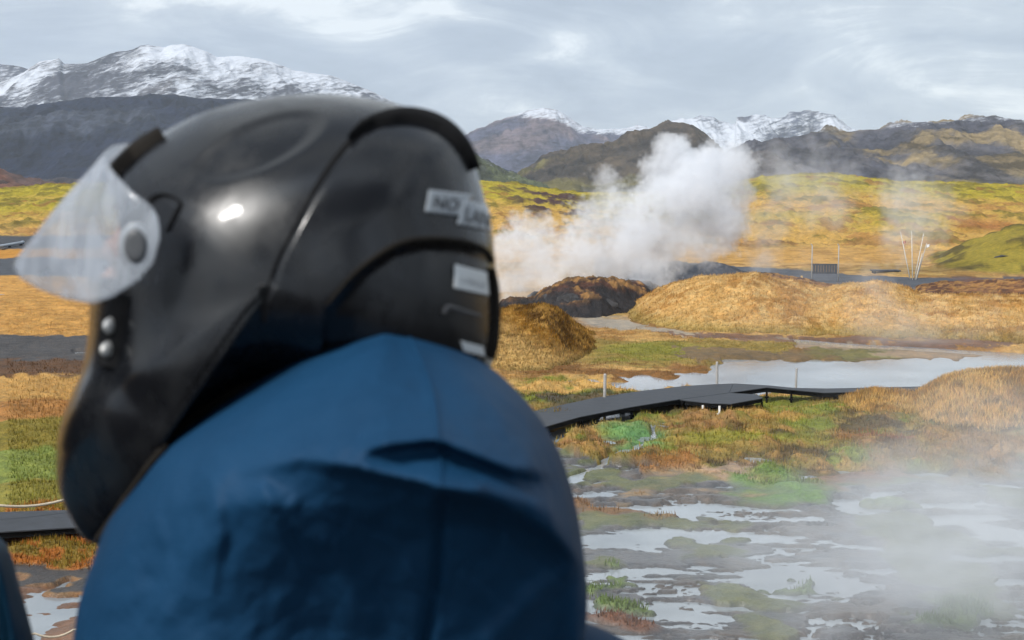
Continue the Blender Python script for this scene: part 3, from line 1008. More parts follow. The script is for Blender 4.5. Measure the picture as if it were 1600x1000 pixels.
ZD = 0.55
segs = [
    ([(-1500, 826), (-900, 819), (-420, 812), (-120, 806), (0, 800), (128, 796)], [(-1500, 857), (-900, 849), (-420, 842), (-120, 838), (0, 831), (128, 823)]),
    ([(128, 796), (350, 765), (600, 706), (770, 658), (858, 637)], [(128, 823), (350, 795), (600, 739), (770, 690), (858, 665)]),
    ([(858, 637), (930, 621.5), (1000, 611), (1070, 603)], [(858, 665), (905, 651.5), (985, 636), (1060, 624)]),
    ([(1070, 603), (1110, 600.6), (1146, 599)], [(1060, 624), (1100, 619), (1139, 613.5)]),
    ([(1062, 624.3), (1101, 619.3), (1140, 613.8), (1180, 616)], [(1075, 626), (1112, 630), (1142, 631), (1192, 622)]),
]
leg_pts = []
for far, near in segs:
    Pf, Pn = deck(far, near, [ZD] * len(far))
    leg_pts += [(a, b) for a, b in zip(Pf, Pn)]
zr = [ZD, ZD + 0.22, ZD + 0.1, ZD - 0.12, ZD - 0.12, ZD - 0.12]
Pf, Pn = deck([(1146.5, 599), (1200, 602), (1240, 606), (1290, 607), (1450, 603.5), (1700, 600)], [(1139.5, 613.5), (1198, 605.2), (1236, 609), (1285, 613.5), (1450, 610), (1700, 607)], zr, fascia=0.17)
for (a, b), t in zip([(Pn[0], Pf[0]), (Pn[1], Pf[1]), (Pn[2], Pf[2]), (Pn[3], Pf[3])], range(4)):
    leg(a.lerp(b, 0.12))
for a, b in leg_pts[::1]:
    leg(b.lerp(a, 0.12))
for u_, v_ in ((1098, 629.0), (1124, 630.0)):
    leg(V3(Pz(u_, v_, ZD)) + Vector((0, -0.06, 0)), True, 0.0)

# rope posts along the walk
POSTS = [((945, 622), 585, 'pale grey wooden post in straw grass behind the boardwalk, left of the pond'),
         ((1122, 601), 566, 'pale wooden post behind the wide bend of the boardwalk, standing against the milky pond'),
         ((1245, 606), 576, 'thin grey post behind the right run of the boardwalk, before the open pond')]
for k, ((u, v), vt, lab) in enumerate(POSTS):
    p = V3(Pz(u, v, ZD)) + Vector((0, 0.25, 0))
    q = Pz(u, v, ZD)
    d = (q - CAM) @ FW
    hgt = (v - vt) / F * d
    p.z = 0.0
    bm = bmesh.new()
    rad = 0.066 - 0.010 * k
    tl = random.Random(k).uniform(-0.03, 0.03)
    add_tube(bm, [(p.x, p.y, -0.2), (p.x + tl * .5, p.y, 0.6), (p.x + tl, p.y, ZD + hgt - 0.05), (p.x + tl, p.y, ZD + hgt)], [rad, rad, rad * 0.95, rad * 0.75], 10)
    o = bm_obj('fence_post', bm, M_post, smooth=True)
    tag(o, lab, 'post', 'posts along the boardwalk')

# ropes on the left
def rope_fence(pts, zrope, lab, rad=0.035):
    P = [V3(Pz(u, v, zrope)) for u, v in pts]
    b = thing('rope_fence', (P[0].x, P[0].y, ground_z(P[0].x, P[0].y)), lab, 'rope fence', 'rope fences beside the left boardwalk')
    bm = bmesh.new()
    path = []
    for a, c in zip(P[:-1], P[1:]):
        for q in range(8):
            t = q / 8
            path.append(a.lerp(c, t) - Vector((0, 0, 0.10 * 4 * t * (1 - t))))
    path.append(P[-1])
    add_tube(bm, path, rad, 8)
    bm_obj('rope', bm, M_rope, b, True)
    for p in (P[0], P[-1]):
        bm = bmesh.new()
        gz = ground_z(p.x, p.y)
        add_tube(bm, [(p.x, p.y, gz - 0.2), (p.x, p.y, p.z + 0.12)], 0.06, 10)
        bm_obj('post', bm, M_post, b, True)


rope_fence([(-160, 800), (0, 790), (110, 778), (330, 752)], 0.95, 'pale rope strung over green moss just beyond the left boardwalk')
rope_fence([(-200, 1000), (55, 990), (115, 984), (420, 962)], 0.75, 'pale rope strung low over orange mud below the left boardwalk, near the bottom edge', 0.022)

# ---------------------------------------------------------------- far signs, poles, pipe, rocks
d = dist_of(443)
sb = thing('notice_board', V3(Pz(1289, 443)), 'dark slatted board between two tall thin posts beside the grey road', 'sign board')
for u in (1268, 1309.5):
    p = V3(Pz(u, 443))
    bm = bmesh.new()
    top = Pd(u, 383, (np.array(p) - CAM) @ FW)
    add_tube(bm, [(p.x, p.y, -0.3), (p.x, p.y, float(top[2]))], 0.05, 8)
    add_tube(bm, [(p.x, p.y, float(top[2])), (p.x - 0.12, p.y, float(top[2]) + 0.12)], 0.05, 8)
    bm_obj('post', bm, M_post, sb, True)
dep = (Pz(1289, 443) - CAM) @ FW
a, b = Pd(1269.5, 412, dep), Pd(1308, 427.5, dep)
bm = bmesh.new()
cx, cy, cz = (a + b) / 2
sx, sz = abs(b[0] - a[0]), abs(a[2] - b[2])
for q in range(9):
    add_box(bm, (a[0] + sx * (q + 0.5) / 9, cy - 0.10, cz), (sx / 9 * 0.86, 0.05, sz))
bm_obj('board_panel', bm, M_board, sb)
bm = bmesh.new()
for zz in (cz + sz * 0.42, cz - sz * 0.42):
    add_box(bm, (cx, cy - 0.045, zz), (sx, 0.05, 0.12))
bm_obj('rail', bm, M_board, sb)

mp = V3(Pz(1252.5, 443))
bm = bmesh.new()
add_tube(bm, [(mp.x, mp.y, -0.2), (mp.x, mp.y, 0.72)], [0.11, 0.10], 10)
tag(bm_obj('marker_post', bm, simple('ochre_wood', (0.38, 0.24, 0.09), 0.85), smooth=True), 'short ochre stump post at the road edge, left of the dark slatted board', 'post')

a = V3(Pz(1365, 428))
b = V3(Pz(1402, 430))
mid_ = (a + b) / 2
lp = thing('low_platform', mid_, 'low dark flat platform on the orange grass between slatted board and leaning poles', 'platform')
bm = bmesh.new()
add_box(bm, (mid_.x, mid_.y, 0.42), ((b - a).length, 1.4, 0.14), 0, 0.02)
bm_obj('deck', bm, M_deck, lp)
for sx in (-1, 1):
    bm = bmesh.new()
    add_box(bm, (mid_.x + sx * (b - a).length * 0.42, mid_.y, 0.15), (0.16, 1.1, 0.5))
    bm_obj('leg', bm, M_beam, lp)

POLES = [((1423, 439.0), (1407, 362), 'tall white pole leaning far left, leftmost of the splayed bundle', 'red'),
         ((1426, 439.5), (1424.5, 361), 'upright pale pole in the middle of the splayed bundle', None),
         ((1428, 439.0), (1443.5, 364), 'white pole leaning right, tallest of those tilted right in the bundle', None),
         ((1431, 438.5), (1448, 380), 'shorter pole leaning furthest right in the splayed bundle, white tag at its tip', 'white'),
         ((1430, 439.5), (1441, 396), 'short thin pole half hidden among the right-leaning poles', None)]
for (fu, fv), (tu, tv), lab, flag in POLES:
    p = V3(Pz(fu, fv))
    dpt = (np.array(p) - CAM) @ FW
    t = V3(Pd(tu, tv, dpt + 0.6))
    bm = bmesh.new()
    p.z = -0.1
    add_tube(bm, [p, p.lerp(t, 0.5), t], [0.052, 0.044, 0.032], 8)
    o = bm_obj('marker_pole', bm, M_pole, smooth=True)
    tag(o, lab, 'pole', 'pale poles leaning in a bundle on the right')
    if flag:
        bm = bmesh.new()
        k = 0.20 if flag == 'red' else 0.05
        f0 = t.lerp(p, k)
        rings = []
        for ss in range(5):
            for q in (0, 1):
                rings.append(bm.verts.new(f0 + Vector((0.07 * ss + 0.04, 0.04 * math.sin(ss * 1.7), -0.26 * q + 0.03 * ss))))
        for ss in range(4):
            bm.faces.new((rings[2 * ss], rings[2 * ss + 2], rings[2 * ss + 3], rings[2 * ss + 1]))
        fo = bm_obj('flag', bm, M_red if flag == 'red' else M_white, o)
        sm = fo.modifiers.new('thick', 'SOLIDIFY')
        sm.thickness = 0.015

bm = bmesh.new()
pp = [V3(Pz(-260, 404)), V3(Pz(-60, 396)), V3(Pz(0, 391)), V3(Pz(36, 384.5))]
for p in pp:
    p.z = 0.55
add_tube(bm, pp, 0.22, 12)
pl = thing('pipeline', (pp[-1].x, pp[-1].y, 0), 'pale grey steel pipe lying beside the dark road at the left edge', 'pipe')
bm_obj('pipe', bm, M_pipe, pl, True)
bm = bmesh.new()
add_tube(bm, [pp[-1].lerp(pp[-2], 0.0), pp[-1].lerp(pp[-2], 0.03)], 0.28, 12)
bm_obj('flange', bm, M_pipe, pl, True)
for t_ in (0.1, 0.6):
    bm = bmesh.new()
    q = pp[-1].lerp(pp[-2], t_)
    add_box(bm, (q.x, q.y, 0.15), (0.25, 0.5, 0.5))
    bm_obj('pipe_support', bm, M_beam, pl)


def boulder(P, s, seed, lab):
    r = random.Random(seed)
    bm = bmesh.new()
    bmesh.ops.create_icosphere(bm, subdivisions=4, radius=1)
    nrm = [Vector((r.gauss(0, 1), r.gauss(0, 1), r.gauss(0, 1))).normalized() for _ in range(16)]
    for v in bm.verts:
        k = min([1.0] + [r2 / max(v.co.dot(nn), 0.3) for nn, r2 in zip(nrm, [0.66, 0.75, 0.7, 0.8] * 4)])
        c = v.co * k
        nz = fbm(np.array([c.x * 3 + seed]), np.array([c.y * 3 + c.z * 2.3]), seed, 4)[0] - 0.5
        c *= 1 + nz * 0.28
        v.co = Vector((c.x * s[0], c.y * s[1], c.z * s[2])) + Vector(P)
    o = bm_obj('boulder', bm, M_rock)
    tag(o, lab, 'rock', 'dark lava boulders')


BO = [((1590, 425), (3.0, 2.4, 1.15), 1, 'large dark lava boulder at the right edge below the mossy hillock'),
      ((836, 473), (0.75, 0.6, 0.5), 2, 'round dark boulder alone at the left end of the rocky bank'),
      ((868, 488), (1.3, 1.0, 1.0), 3, 'blocky grey boulder at the left foot of the rocky bank'),
      ((893, 492), (1.2, 0.9, 1.1), 4, 'tall dark boulder at the middle foot of the rocky bank, above the pale channel'),
      ((912, 490), (1.0, 0.8, 0.9), 5, 'squat grey boulder on the rocky bank, between the tall boulder and the pale slab'),
      ((934, 490), (1.5, 1.0, 0.75), 6, 'broad purplish grey slab boulder at the right foot of the rocky bank')]
for (u, v), s, sd, lab in BO:
    p = Pz(u, v + 2)
    boulder((p[0], p[1], s[2] * 0.45 + (0.25 if v > 430 else 0.5)), s, sd, lab)

# ---------------------------------------------------------------- steam: density fields on voxel grids
def noise3(shape, beta, rng, sq=(1, 1, 1)):
    f = [np.fft.fftfreq(n) * n_ for n, n_ in zip(shape, sq)]
    k = np.sqrt(f[0][:, None, None] ** 2 + f[1][None, :, None] ** 2 + np.fft.rfftfreq(shape[2])[None, None, :] ** 2 * sq[2] ** 2)
    k[0, 0, 0] = 1
    a = np.fft.rfftn(rng.standard_normal(shape)) * k ** (-beta / 2)
    a[0, 0, 0] = 0
    a = np.fft.irfftn(a, s=shape, axes=(0, 1, 2))
    return a / a.std()


def steam_mat(name, sigma, aniso=0.2):
    m, T = new_mat(name)
    at = T.n('ShaderNodeAttribute', attribute_name='density').outputs['Fac']
    v = T.n('ShaderNodeVolumePrincipled', {'Color': (0.935, 0.953, 0.980, 1), 'Density': T.math('MULTIPLY', at, sigma), 'Anisotropy': aniso, 'Density Attribute': ''})
    T.n('ShaderNodeOutputMaterial', {'Volume': v.outputs[0]})
    m.cycles.volume_step_rate = 1.0
    return m


def steam(lo, hi, res, dens, mat):
    lo, hi = np.array(lo, float), np.array(hi, float)
    nx, ny, nz = dens.shape
    me = bpy.data.meshes.new('steam')
    me.vertices.add(dens.size)
    g = np.stack(np.meshgrid(np.linspace(lo[0], hi[0], nx), np.linspace(lo[1], hi[1], ny), np.linspace(lo[2], hi[2], nz), indexing='ij'), -1)
    me.vertices.foreach_set('co', g.reshape(-1).astype(np.float32))
    a = me.attributes.new('dens', 'FLOAT', 'POINT')
    a.data.foreach_set('value', dens.astype(np.float32).ravel())
    me.materials.append(mat)
    o = bpy.data.objects.new('steam', me)
    link(o)
    tag(o, kind='stuff')
    ng = bpy.data.node_groups.new('steam_field', 'GeometryNodeTree')
    ng.interface.new_socket('Geometry', in_out='INPUT', socket_type='NodeSocketGeometry')
    ng.interface.new_socket('Geometry', in_out='OUTPUT', socket_type='NodeSocketGeometry')
    L, N = ng.links, ng.nodes
    gi, go = N.new('NodeGroupInput'), N.new('NodeGroupOutput')
    vc = N.new('GeometryNodeVolumeCube')
    vc.inputs['Min'].default_value = lo
    vc.inputs['Max'].default_value = hi
    vc.inputs['Resolution X'].default_value = nx
    vc.inputs['Resolution Y'].default_value = ny
    vc.inputs['Resolution Z'].default_value = nz
    pos = N.new('GeometryNodeInputPosition')
    sep = N.new('ShaderNodeSeparateXYZ')
    L.new(pos.outputs[0], sep.inputs[0])

    def M(op, a, b):
        q = N.new('ShaderNodeMath')
        q.operation = op
        for s_, v_ in ((0, a), (1, b)):
            if isinstance(v_, (int, float)):
                q.inputs[s_].default_value = v_
            else:
                L.new(v_, q.inputs[s_])
        return q.outputs[0]

    idx = None
    for ax, n_ in enumerate((nx, ny, nz)):
        t = M('MULTIPLY', M('SUBTRACT', sep.outputs[ax], float(lo[ax])), float((n_ - 1) / (hi[ax] - lo[ax])))
        t = M('MAXIMUM', M('MINIMUM', M('ROUND', t, 0.0), float(n_ - 1)), 0.0)
        idx = t if idx is None else M('ADD', M('MULTIPLY', idx, float(n_)), t)
    na = N.new('GeometryNodeInputNamedAttribute')
    na.data_type = 'FLOAT'
    na.inputs['Name'].default_value = 'dens'
    si = N.new('GeometryNodeSampleIndex')
    si.data_type = 'FLOAT'
    si.domain = 'POINT'
    L.new(gi.outputs[0], si.inputs['Geometry'])
    L.new(na.outputs['Attribute'], si.inputs['Value'])
    L.new(idx, si.inputs['Index'])
    L.new(si.outputs[0], vc.inputs['Density'])
    sm = N.new('GeometryNodeSetMaterial')
    sm.inputs['Material'].default_value = mat
    L.new(vc.outputs[0], sm.inputs[0])
    L.new(sm.outputs[0], go.inputs[0])
    md = o.modifiers.new('steam_field', 'NODES')
    md.node_group = ng
    return o


def plume(blobs, dist, depth, res, mat, seed, zmin=-0.2, soft=0.55, turb=0.42, gain=1.0, beta=3.4, edge=0.30):
    """blobs: (u, v, radius px, strength) on the plane at forward distance dist"""
    b = np.array([(*V3(Pd(u, v, dist)), r / F * dist, s) for u, v, r, s in blobs])
    rg = np.random.default_rng(seed)
    b[:, 1] += rg.uniform(-depth * 0.25, depth * 0.25, len(b))
    lo = np.array([(b[:, 0] - b[:, 3] * 2.8).min(), b[:, 1].min() - b[:, 3].max() * 1.2, max(zmin, (b[:, 2] - b[:, 3] * 1.3).min())])
    hi = np.array([(b[:, 0] + b[:, 3] * 2.8).max(), b[:, 1].max() + b[:, 3].max() * 1.2, (b[:, 2] + b[:, 3] * 2.4).max()])
    n = np.maximum(((hi - lo) / res).astype(int), 12)
    gx, gy, gz = np.meshgrid(*[np.linspace(lo[i], hi[i], n[i]) for i in range(3)], indexing='ij')
    nz = noise3(tuple(n), beta, rg)
    nf = noise3(tuple(n), beta - 0.9, rg)
    fld = np.full(gx.shape, -9.0)
    st = np.zeros(gx.shape)
    for x, y, z, r, s in b:
        q = 1 - np.sqrt((gx - x) ** 2 + (gy - y) ** 2 + (gz - z) ** 2) / r
        st = np.where(q > fld, s, st)
        fld = np.maximum(fld, q)
    st = st if len(b) == 1 else st
    rim = np.ones(gx.shape)
    for g_, a_, b_ in ((gx, lo[0], hi[0]), (gy, lo[1], hi[1]), (gz, -99.0, hi[2])):
        e_ = (b_ - lo[2]) * 0.14 if a_ < -90 else (b_ - a_) * 0.12
        rim = np.minimum(rim, np.clip(np.minimum(g_ - a_, b_ - g_) / e_, 0, 1))
    f = fld + turb * nz * 0.5 + turb * 0.36 * nf - (1 - rim) * 1.4
    dn = sstep(0.0, edge, f) * (0.35 + 0.65 * sstep(-1.2, 1.4, nz + 0.5 * nf)) * st * gain
    for ax in range(3):
        for sl_ in (slice(0, 2), slice(-2, None)):
            ix = [slice(None)] * 3
            ix[ax] = sl_
            dn[tuple(ix)] = 0
    return steam(lo, hi, n, dn, mat)


SM = steam_mat('steam_material', 0.62)
SM2 = steam_mat('thin_steam_material', 0.09)
big_plume = [(800, 405, 46, .8), (792, 440, 45, .7), (832, 368, 36, .8), (848, 420, 50, .9), (893, 392, 46, 1), (885, 440, 34, .7), (930, 350, 44, 1), (944, 282, 26, .9), (942, 310, 32, 1), (935, 410, 48, .9), (972, 318, 32, 1),
             (985, 362, 50, 1), (1012, 312, 38, 1), (1036, 272, 34, 1), (1050, 238, 26, .95), (1072, 262, 26, 1), (1082, 312, 50, 1), (1112, 345, 46, 1), (1118, 284, 40, .9), (1146, 262, 26, .7), (1144, 305, 30, .7), (1098, 380, 36, .8), (1040, 370, 46, .8)]
plume([(u, v, r * 1.13, s_) for u, v, r, s_ in big_plume], 118, 6, 0.17, SM, 5, beta=3.4, edge=0.30, turb=0.38, gain=1.2)
plume([(905, 438, 34, .5), (950, 432, 40, .5), (985, 425, 40, .5), (1010, 440, 30, .4), (1030, 425, 26, .45), (1045, 408, 24, .45), (1060, 392, 24, .45), (1075, 375, 26, .4), (800, 452, 36, .8)], 108, 3, 0.17, SM, 8, turb=0.6)
plume([(1205, 275, 56, .9), (1225, 310, 50, .9), (1210, 250, 34, .6), (1270, 250, 46, .8), (1290, 290, 60, 1), (1300, 320, 44, .8), (1265, 320, 40, .7), (1190, 378, 38, 1.1), (1192, 408, 26, 1.1), (1205, 345, 40, .9)], 140, 8, 0.32, SM2, 11, turb=0.55, gain=1.1, edge=0.75)
plume([(1425, 330, 58, 1), (1440, 365, 44, 1), (1400, 370, 40, .9), (1392, 405, 26, .9), (1380, 430, 20, .8), (1460, 325, 40, .7)], 142, 5, 0.25, SM2, 17, turb=0.5, gain=1.5, edge=0.75)
plume([(1240, 452, 60, .25), (1180, 470, 50, .2), (1390, 462, 36, 1.2), (1375, 490, 44, .7), (1480, 480, 50, .8), (1530, 500, 60, 1.0), (1440, 520, 60, .8), (1580, 520, 60, .9), (1530, 470, 40, .8), (1560, 560, 70, .7)], 80, 4, 0.22, SM2, 14, turb=0.8, gain=1.15, edge=0.8)

# low steam creeping over the mud flats in front, thickest at the right
lo, hi = np.array([-3.0, 24.0, -0.1]), np.array([24.0, 56.0, 6.0])
n = np.array([130, 150, 46])
gx, gy, gz = np.meshgrid(*[np.linspace(lo[i], hi[i], n[i]) for i in range(3)], indexing='ij')
rg = np.random.default_rng(21)
nz = noise3(tuple(n), 3.2, rg, (1, 1, 0.8))
nf = noise3(tuple(n), 2.4, rg)
uu = gx / gy * F + 800
right = sstep(960, 1640, uu + nz * 60 - (gy - 34) * 3)
top = 0.8 + 1.7 * right
prof = np.exp(-(gz / top) ** 1.6) * (0.3 + 0.7 * sstep(0, 0.5, gz + 0.2))
dn = (0.30 + 1.1 * right ** 1.5) * prof * np.clip(0.75 + 0.55 * nz + 0.28 * nf, 0, 3) * sstep(24, 27, gy) * (1 - sstep(35, 47, gy + nz * 2)) * sstep(-3, 3.5, gx - nz) * (1 - sstep(19, 23.5, gx)) * (1 - sstep(4.6, 5.9, gz))
steam(lo, hi, n, dn, steam_mat('ground_steam_material', 0.17))
# ---------------------------------------------------------------- the riders
def spline(pts, n, closed=True):
    """Catmull-Rom through pts, n samples evenly spaced along the length"""
    P = np.array(pts, float)
    m = len(P)
    out = []
    for i in range(m if closed else m - 1):
        if closed:
            a, b, c, d = P[(i - 1) % m], P[i], P[(i + 1) % m], P[(i + 2) % m]
        else:
            a, b, c, d = P[max(i - 1, 0)], P[i], P[i + 1], P[min(i + 2, m - 1)]
        for t in np.linspace(0, 1, 16, endpoint=False):
            out.append(0.5 * ((2 * b) + (c - a) * t + (2 * a - 5 * b + 4 * c - d) * t * t + (3 * b - a - 3 * c + d) * t ** 3))
    if not closed:
        out.append(P[-1])
    out = np.array(out)
    q = np.vstack([out, out[:1]]) if closed else out
    s = np.concatenate([[0], np.cumsum(np.linalg.norm(np.diff(q, axis=0), axis=1))])
    t = np.linspace(0, s[-1], n, endpoint=not closed)
    return np.stack([np.interp(t, s, q[:, 0]), np.interp(t, s, q[:, 1])], -1)


def inflate(outline, ctr, d0, wn, wf, ex, nseg=240, nring=70, disp=None, fdisp=None):
    """closed solid whose side view is the outline; wn / wf are its half widths towards and away from the viewer's side"""
    O = spline(outline, nseg)
    Cc = np.array(ctr, float)
    rho = np.sin(np.linspace(0, math.pi / 2, nring + 1))[1:]
    rings = [(r, 1) for r in rho] + [(r, -1) for r in rho[::-1][1:]]
    V = [Pd(np.array([Cc[0]]), np.array([Cc[1]]), np.array([d0 - wn - (disp(Cc[:1], Cc[1:2])[0] if disp else 0)]))[0]]
    for r, sd in rings:
        p = Cc + (O - Cc) * r
        k = (1 - r ** ex) ** (1 / ex)
        if sd > 0:
            dd = d0 - wn * k
            if disp is not None:
                dd = dd - disp(p[:, 0], p[:, 1]) * min(1.0, k * 1.8)
        else:
            dd = d0 + wf * k
        V.extend(Pd(p[:, 0], p[:, 1], np.broadcast_to(dd, (nseg,))))
    V.append(Pd(np.array([Cc[0]]), np.array([Cc[1]]), np.array([d0 + wf]))[0])
    V = np.array(V)
    quads = grid_faces(len(rings), nseg, True) + 1
    j = np.arange(nseg)
    f0 = np.stack([np.zeros(nseg, int), (j + 1) % nseg + 1, j + 1], -1)
    l0 = 1 + (len(rings) - 1) * nseg
    f1 = np.stack([np.full(nseg, len(V) - 1), l0 + j, l0 + (j + 1) % nseg], -1)
    return V, quads, np.vstack([f0, f1])


def solid(name, V, quads, tris, mat, parent, drop=None):
    me = bpy.data.meshes.new(name)
    fs = [tuple(q) for q in quads] + [tuple(t) for t in tris]
    if drop is not None:
        fs = [f for f in fs if not drop(V[list(f)].mean(0))]
    me.from_pydata([tuple(v) for v in V], [], fs)
    me.polygons.foreach_set('use_smooth', np.full(len(fs), True))
    bm = bmesh.new()
    bm.from_mesh(me)
    bmesh.ops.recalc_face_normals(bm, faces=bm.faces)
    bm.to_mesh(me)
    bm.free()
    me.materials.append(mat)
    return link(bpy.data.objects.new(name, me), parent)


def bvh_of(o):
    me = o.data
    return BVHTree.FromPolygons([v.co.copy() for v in me.vertices], [tuple(p.vertices) for p in me.polygons])


CV = Vector(CAM)


def on(bv, u, v, off=0.0):
    """point of a surface seen at photo pixel (u, v), lifted off it by off"""
    rd = V3(ray(u, v)).normalized()
    h = bv.ray_cast(CV, rd, 5.0)
    if h[0] is None:
        h = bv.find_nearest(CV + rd * 0.95)
    nrm = h[1]
    if nrm.dot(rd) > 0:
        nrm = -nrm
    return h[0] + nrm * off, nrm


def strip(name, bv, pts, widths, raise_, mat, parent, n=60, sink=0.003):
    """rounded band lying on a surface along a line"""
    L = spline(pts, n, False)
    W = np.interp(np.linspace(0, 1, n), np.linspace(0, 1, len(widths)), widths)
    bm = bmesh.new()
    rows = []
    for i in range(n):
        t = L[min(i + 1, n - 1)] - L[max(i - 1, 0)]
        t = t / np.linalg.norm(t)
        nn = np.array([-t[1], t[0]])
        row = []
        for k in np.linspace(-1, 1, 7):
            p = L[i] + nn * k * W[i]
            row.append(bm.verts.new(on(bv, p[0], p[1], raise_ * math.sqrt(max(0, 1 - k * k)) - sink * (abs(k) > 0.99))[0]))
        rows.append(row)
    for a, b in zip(rows[:-1], rows[1:]):
        for q in range(6):
            bm.faces.new((a[q], a[q + 1], b[q + 1], b[q]))
    bmesh.ops.recalc_face_normals(bm, faces=bm.faces)
    return bm_obj(name, bm, mat, parent, True)


def patch(name, bv, quad, off, mat, parent, n=14, rnd=0.0):
    """thin sticker over a quadrilateral of photo pixels"""
    bm = bmesh.new()
    q = np.array(quad, float)
    g = [[None] * (n + 1) for _ in range(n + 1)]
    for i in range(n + 1):
        for j in range(n + 1):
            s, t = i / n, j / n
            p = q[0] * (1 - s) * (1 - t) + q[1] * s * (1 - t) + q[2] * s * t + q[3] * (1 - s) * t
            g[i][j] = bm.verts.new(on(bv, p[0], p[1], off)[0])
    for i in range(n):
        for j in range(n):
            bm.faces.new((g[i][j], g[i + 1][j], g[i + 1][j + 1], g[i][j + 1]))
    o = bm_obj(name, bm, mat, parent, True)
    md = o.modifiers.new('thick', 'SOLIDIFY')
    md.thickness = 0.0006
    md.offset = 0
    return o


def lettering(name, bv, text, o_, ex, ey, off, mat, parent, bold=0.0):
    """letters: text frame o_ + x*ex + y*ey in photo pixels per em"""
    cu = bpy.data.curves.new(name, 'FONT')
    cu.body = text
    cu.size = 1
    cu.offset = bold
    cu.resolution_u = 3
    tmp = bpy.data.objects.new('tmp', cu)
    COL.objects.link(tmp)
    bpy.context.view_layer.update()
    me = bpy.data.meshes.new_from_object(tmp.evaluated_get(bpy.context.evaluated_depsgraph_get()))
    bpy.data.objects.remove(tmp)
    bpy.data.curves.remove(cu)
    for v in me.vertices:
        p = (o_[0] + v.co.x * ex[0] + v.co.y * ey[0], o_[1] + v.co.x * ex[1] + v.co.y * ey[1])
        v.co = on(bv, p[0], p[1], off)[0]
    me.name = name
    me.materials.clear()
    me.materials.append(mat)
    return link(bpy.data.objects.new(name, me), parent)


# materials of the riders
def helmet_mat():
    m, T = new_mat('scuffed_black_gloss_shell')
    tc = T.n('ShaderNodeTexCoord').outputs['Object']
    a = T.noise(tc, 14, 6, 0.65)
    b = T.noise(T.vmul(tc, 1, 1, 0.5), 90, 4, 0.6)
    dust = T.ramp(T.math('ADD', T.math('MULTIPLY', a, 0.7), T.math('MULTIPLY', b, 0.3)), 0.42, 0.68)
    base = T.mix(dust, (0.004, 0.0045, 0.006), (0.010, 0.0105, 0.0115))
    finish(T, T.n('ShaderNodeBsdfPrincipled', {'Base Color': base, 'Roughness': T.ramp(dust, 0, 1, 0.22, 0.40, False), 'Specular IOR Level': 0.36,
                                              'Coat Weight': 0.12, 'Coat Roughness': 0.06}))
    return m


def jacket_mat(name, c0, c1):
    m, T = new_mat(name)
    tc = T.n('ShaderNodeTexCoord').outputs['Object']
    a = T.noise(tc, 7, 5, 0.6, 0.4)
    wv = T.n('ShaderNodeTexWave', {'Vector': tc, 'Scale': 160.0, 'Distortion': 1.0}, wave_type='BANDS', bands_direction='DIAGONAL').outputs['Fac']
    base = T.mix(T.ramp(a, 0.3, 0.7), c0, c1)
    h = T.math('ADD', T.math('MULTIPLY', T.noise(tc, 22, 5, 0.6), 1.0), T.math('MULTIPLY', wv, 0.03))
    bp = T.n('ShaderNodeBump', {'Height': h, 'Strength': 0.5, 'Distance': 0.008})
    finish(T, T.n('ShaderNodeBsdfPrincipled', {'Base Color': base, 'Roughness': 0.65, 'Specular IOR Level': 0.13, 'Normal': bp}))
    return m


def visor_mat():
    m, T = new_mat('dusty_clear_visor')
    tc = T.n('ShaderNodeTexCoord').outputs['Object']
    a = T.noise(tc, 22, 5, 0.6)
    p = T.n('ShaderNodeBsdfPrincipled', {'Base Color': (0.62, 0.66, 0.71, 1), 'Roughness': 0.2, 'Specular IOR Level': 0.8, 'Coat Weight': 0.9, 'Coat Roughness': 0.06})
    tl = T.n('ShaderNodeBsdfTranslucent', {'Color': (0.62, 0.66, 0.71, 1)})
    tr = T.n('ShaderNodeBsdfTransparent', {'Color': (0.92, 0.93, 0.95, 1)})
    s = T.n('ShaderNodeMixShader', {0: 0.4, 1: p, 2: tl})
    fac = T.ramp(T.noise(T.vmul(tc, 3.0, 1.0, 1.0), 16, 5, 0.6, 0.8), 0.35, 0.65, 0.56, 0.82)
    finish(T, T.n('ShaderNodeMixShader', {0: fac, 1: s, 2: tr}))
    return m


M_helm = helmet_mat()
M_jack = jacket_mat('navy_blue_nylon', (0.004, 0.029, 0.070), (0.0054, 0.037, 0.087))
M_jack2 = jacket_mat('teal_blue_nylon', (0.010, 0.050, 0.09), (0.014, 0.068, 0.115))
M_visor = visor_mat()
M_rub = simple('matt_black_rubber', (0.006, 0.006, 0.0065), 0.9, 0, 0.2, 60, spec=0.12)
M_brown = simple('brownish_black_trim', (0.013, 0.011, 0.009), 0.85, 0, 0.2, 60, spec=0.12)
M_gdisc = simple('grey_pivot_plastic', (0.06, 0.063, 0.068), 0.5, 0, 0.15, 60)
M_ring = simple('milky_visor_rim', (0.27, 0.29, 0.315), 0.25, 0, 0.15, 40, 0, 0.3)
M_snap = simple('brushed_steel_snap', (0.55, 0.54, 0.51), 0.45, 0.4, 0.1, 80)
M_logo = simple('grey_print', (0.21, 0.235, 0.26), 0.35, 0, 0.1, 60, 0, 0.4)
M_stick = simple('white_sticker', (0.62, 0.64, 0.64), 0.5, 0, 0.06, 40)
M_inkg = simple('grey_ink', (0.36, 0.37, 0.38), 0.6, 0, 0.1, 40)
M_ink = simple('black_ink', (0.012, 0.014, 0.018), 0.4, 0, 0.1, 40)
M_faint = simple('faint_dark_grey_print', (0.055, 0.055, 0.058), 0.5, 0, 0.1, 40)
M_lining = simple('pale_grey_fleece', (0.24, 0.26, 0.29), 0.9, 0, 0.2, 60, 0.002)
M_skin = simple('skin', (0.50, 0.28, 0.19), 0.5, 0, 0.08, 20)
M_trous = simple('dark_trousers', (0.02, 0.022, 0.028), 0.8, 0, 0.2, 30, 0.003)
GZ = H - 1.55


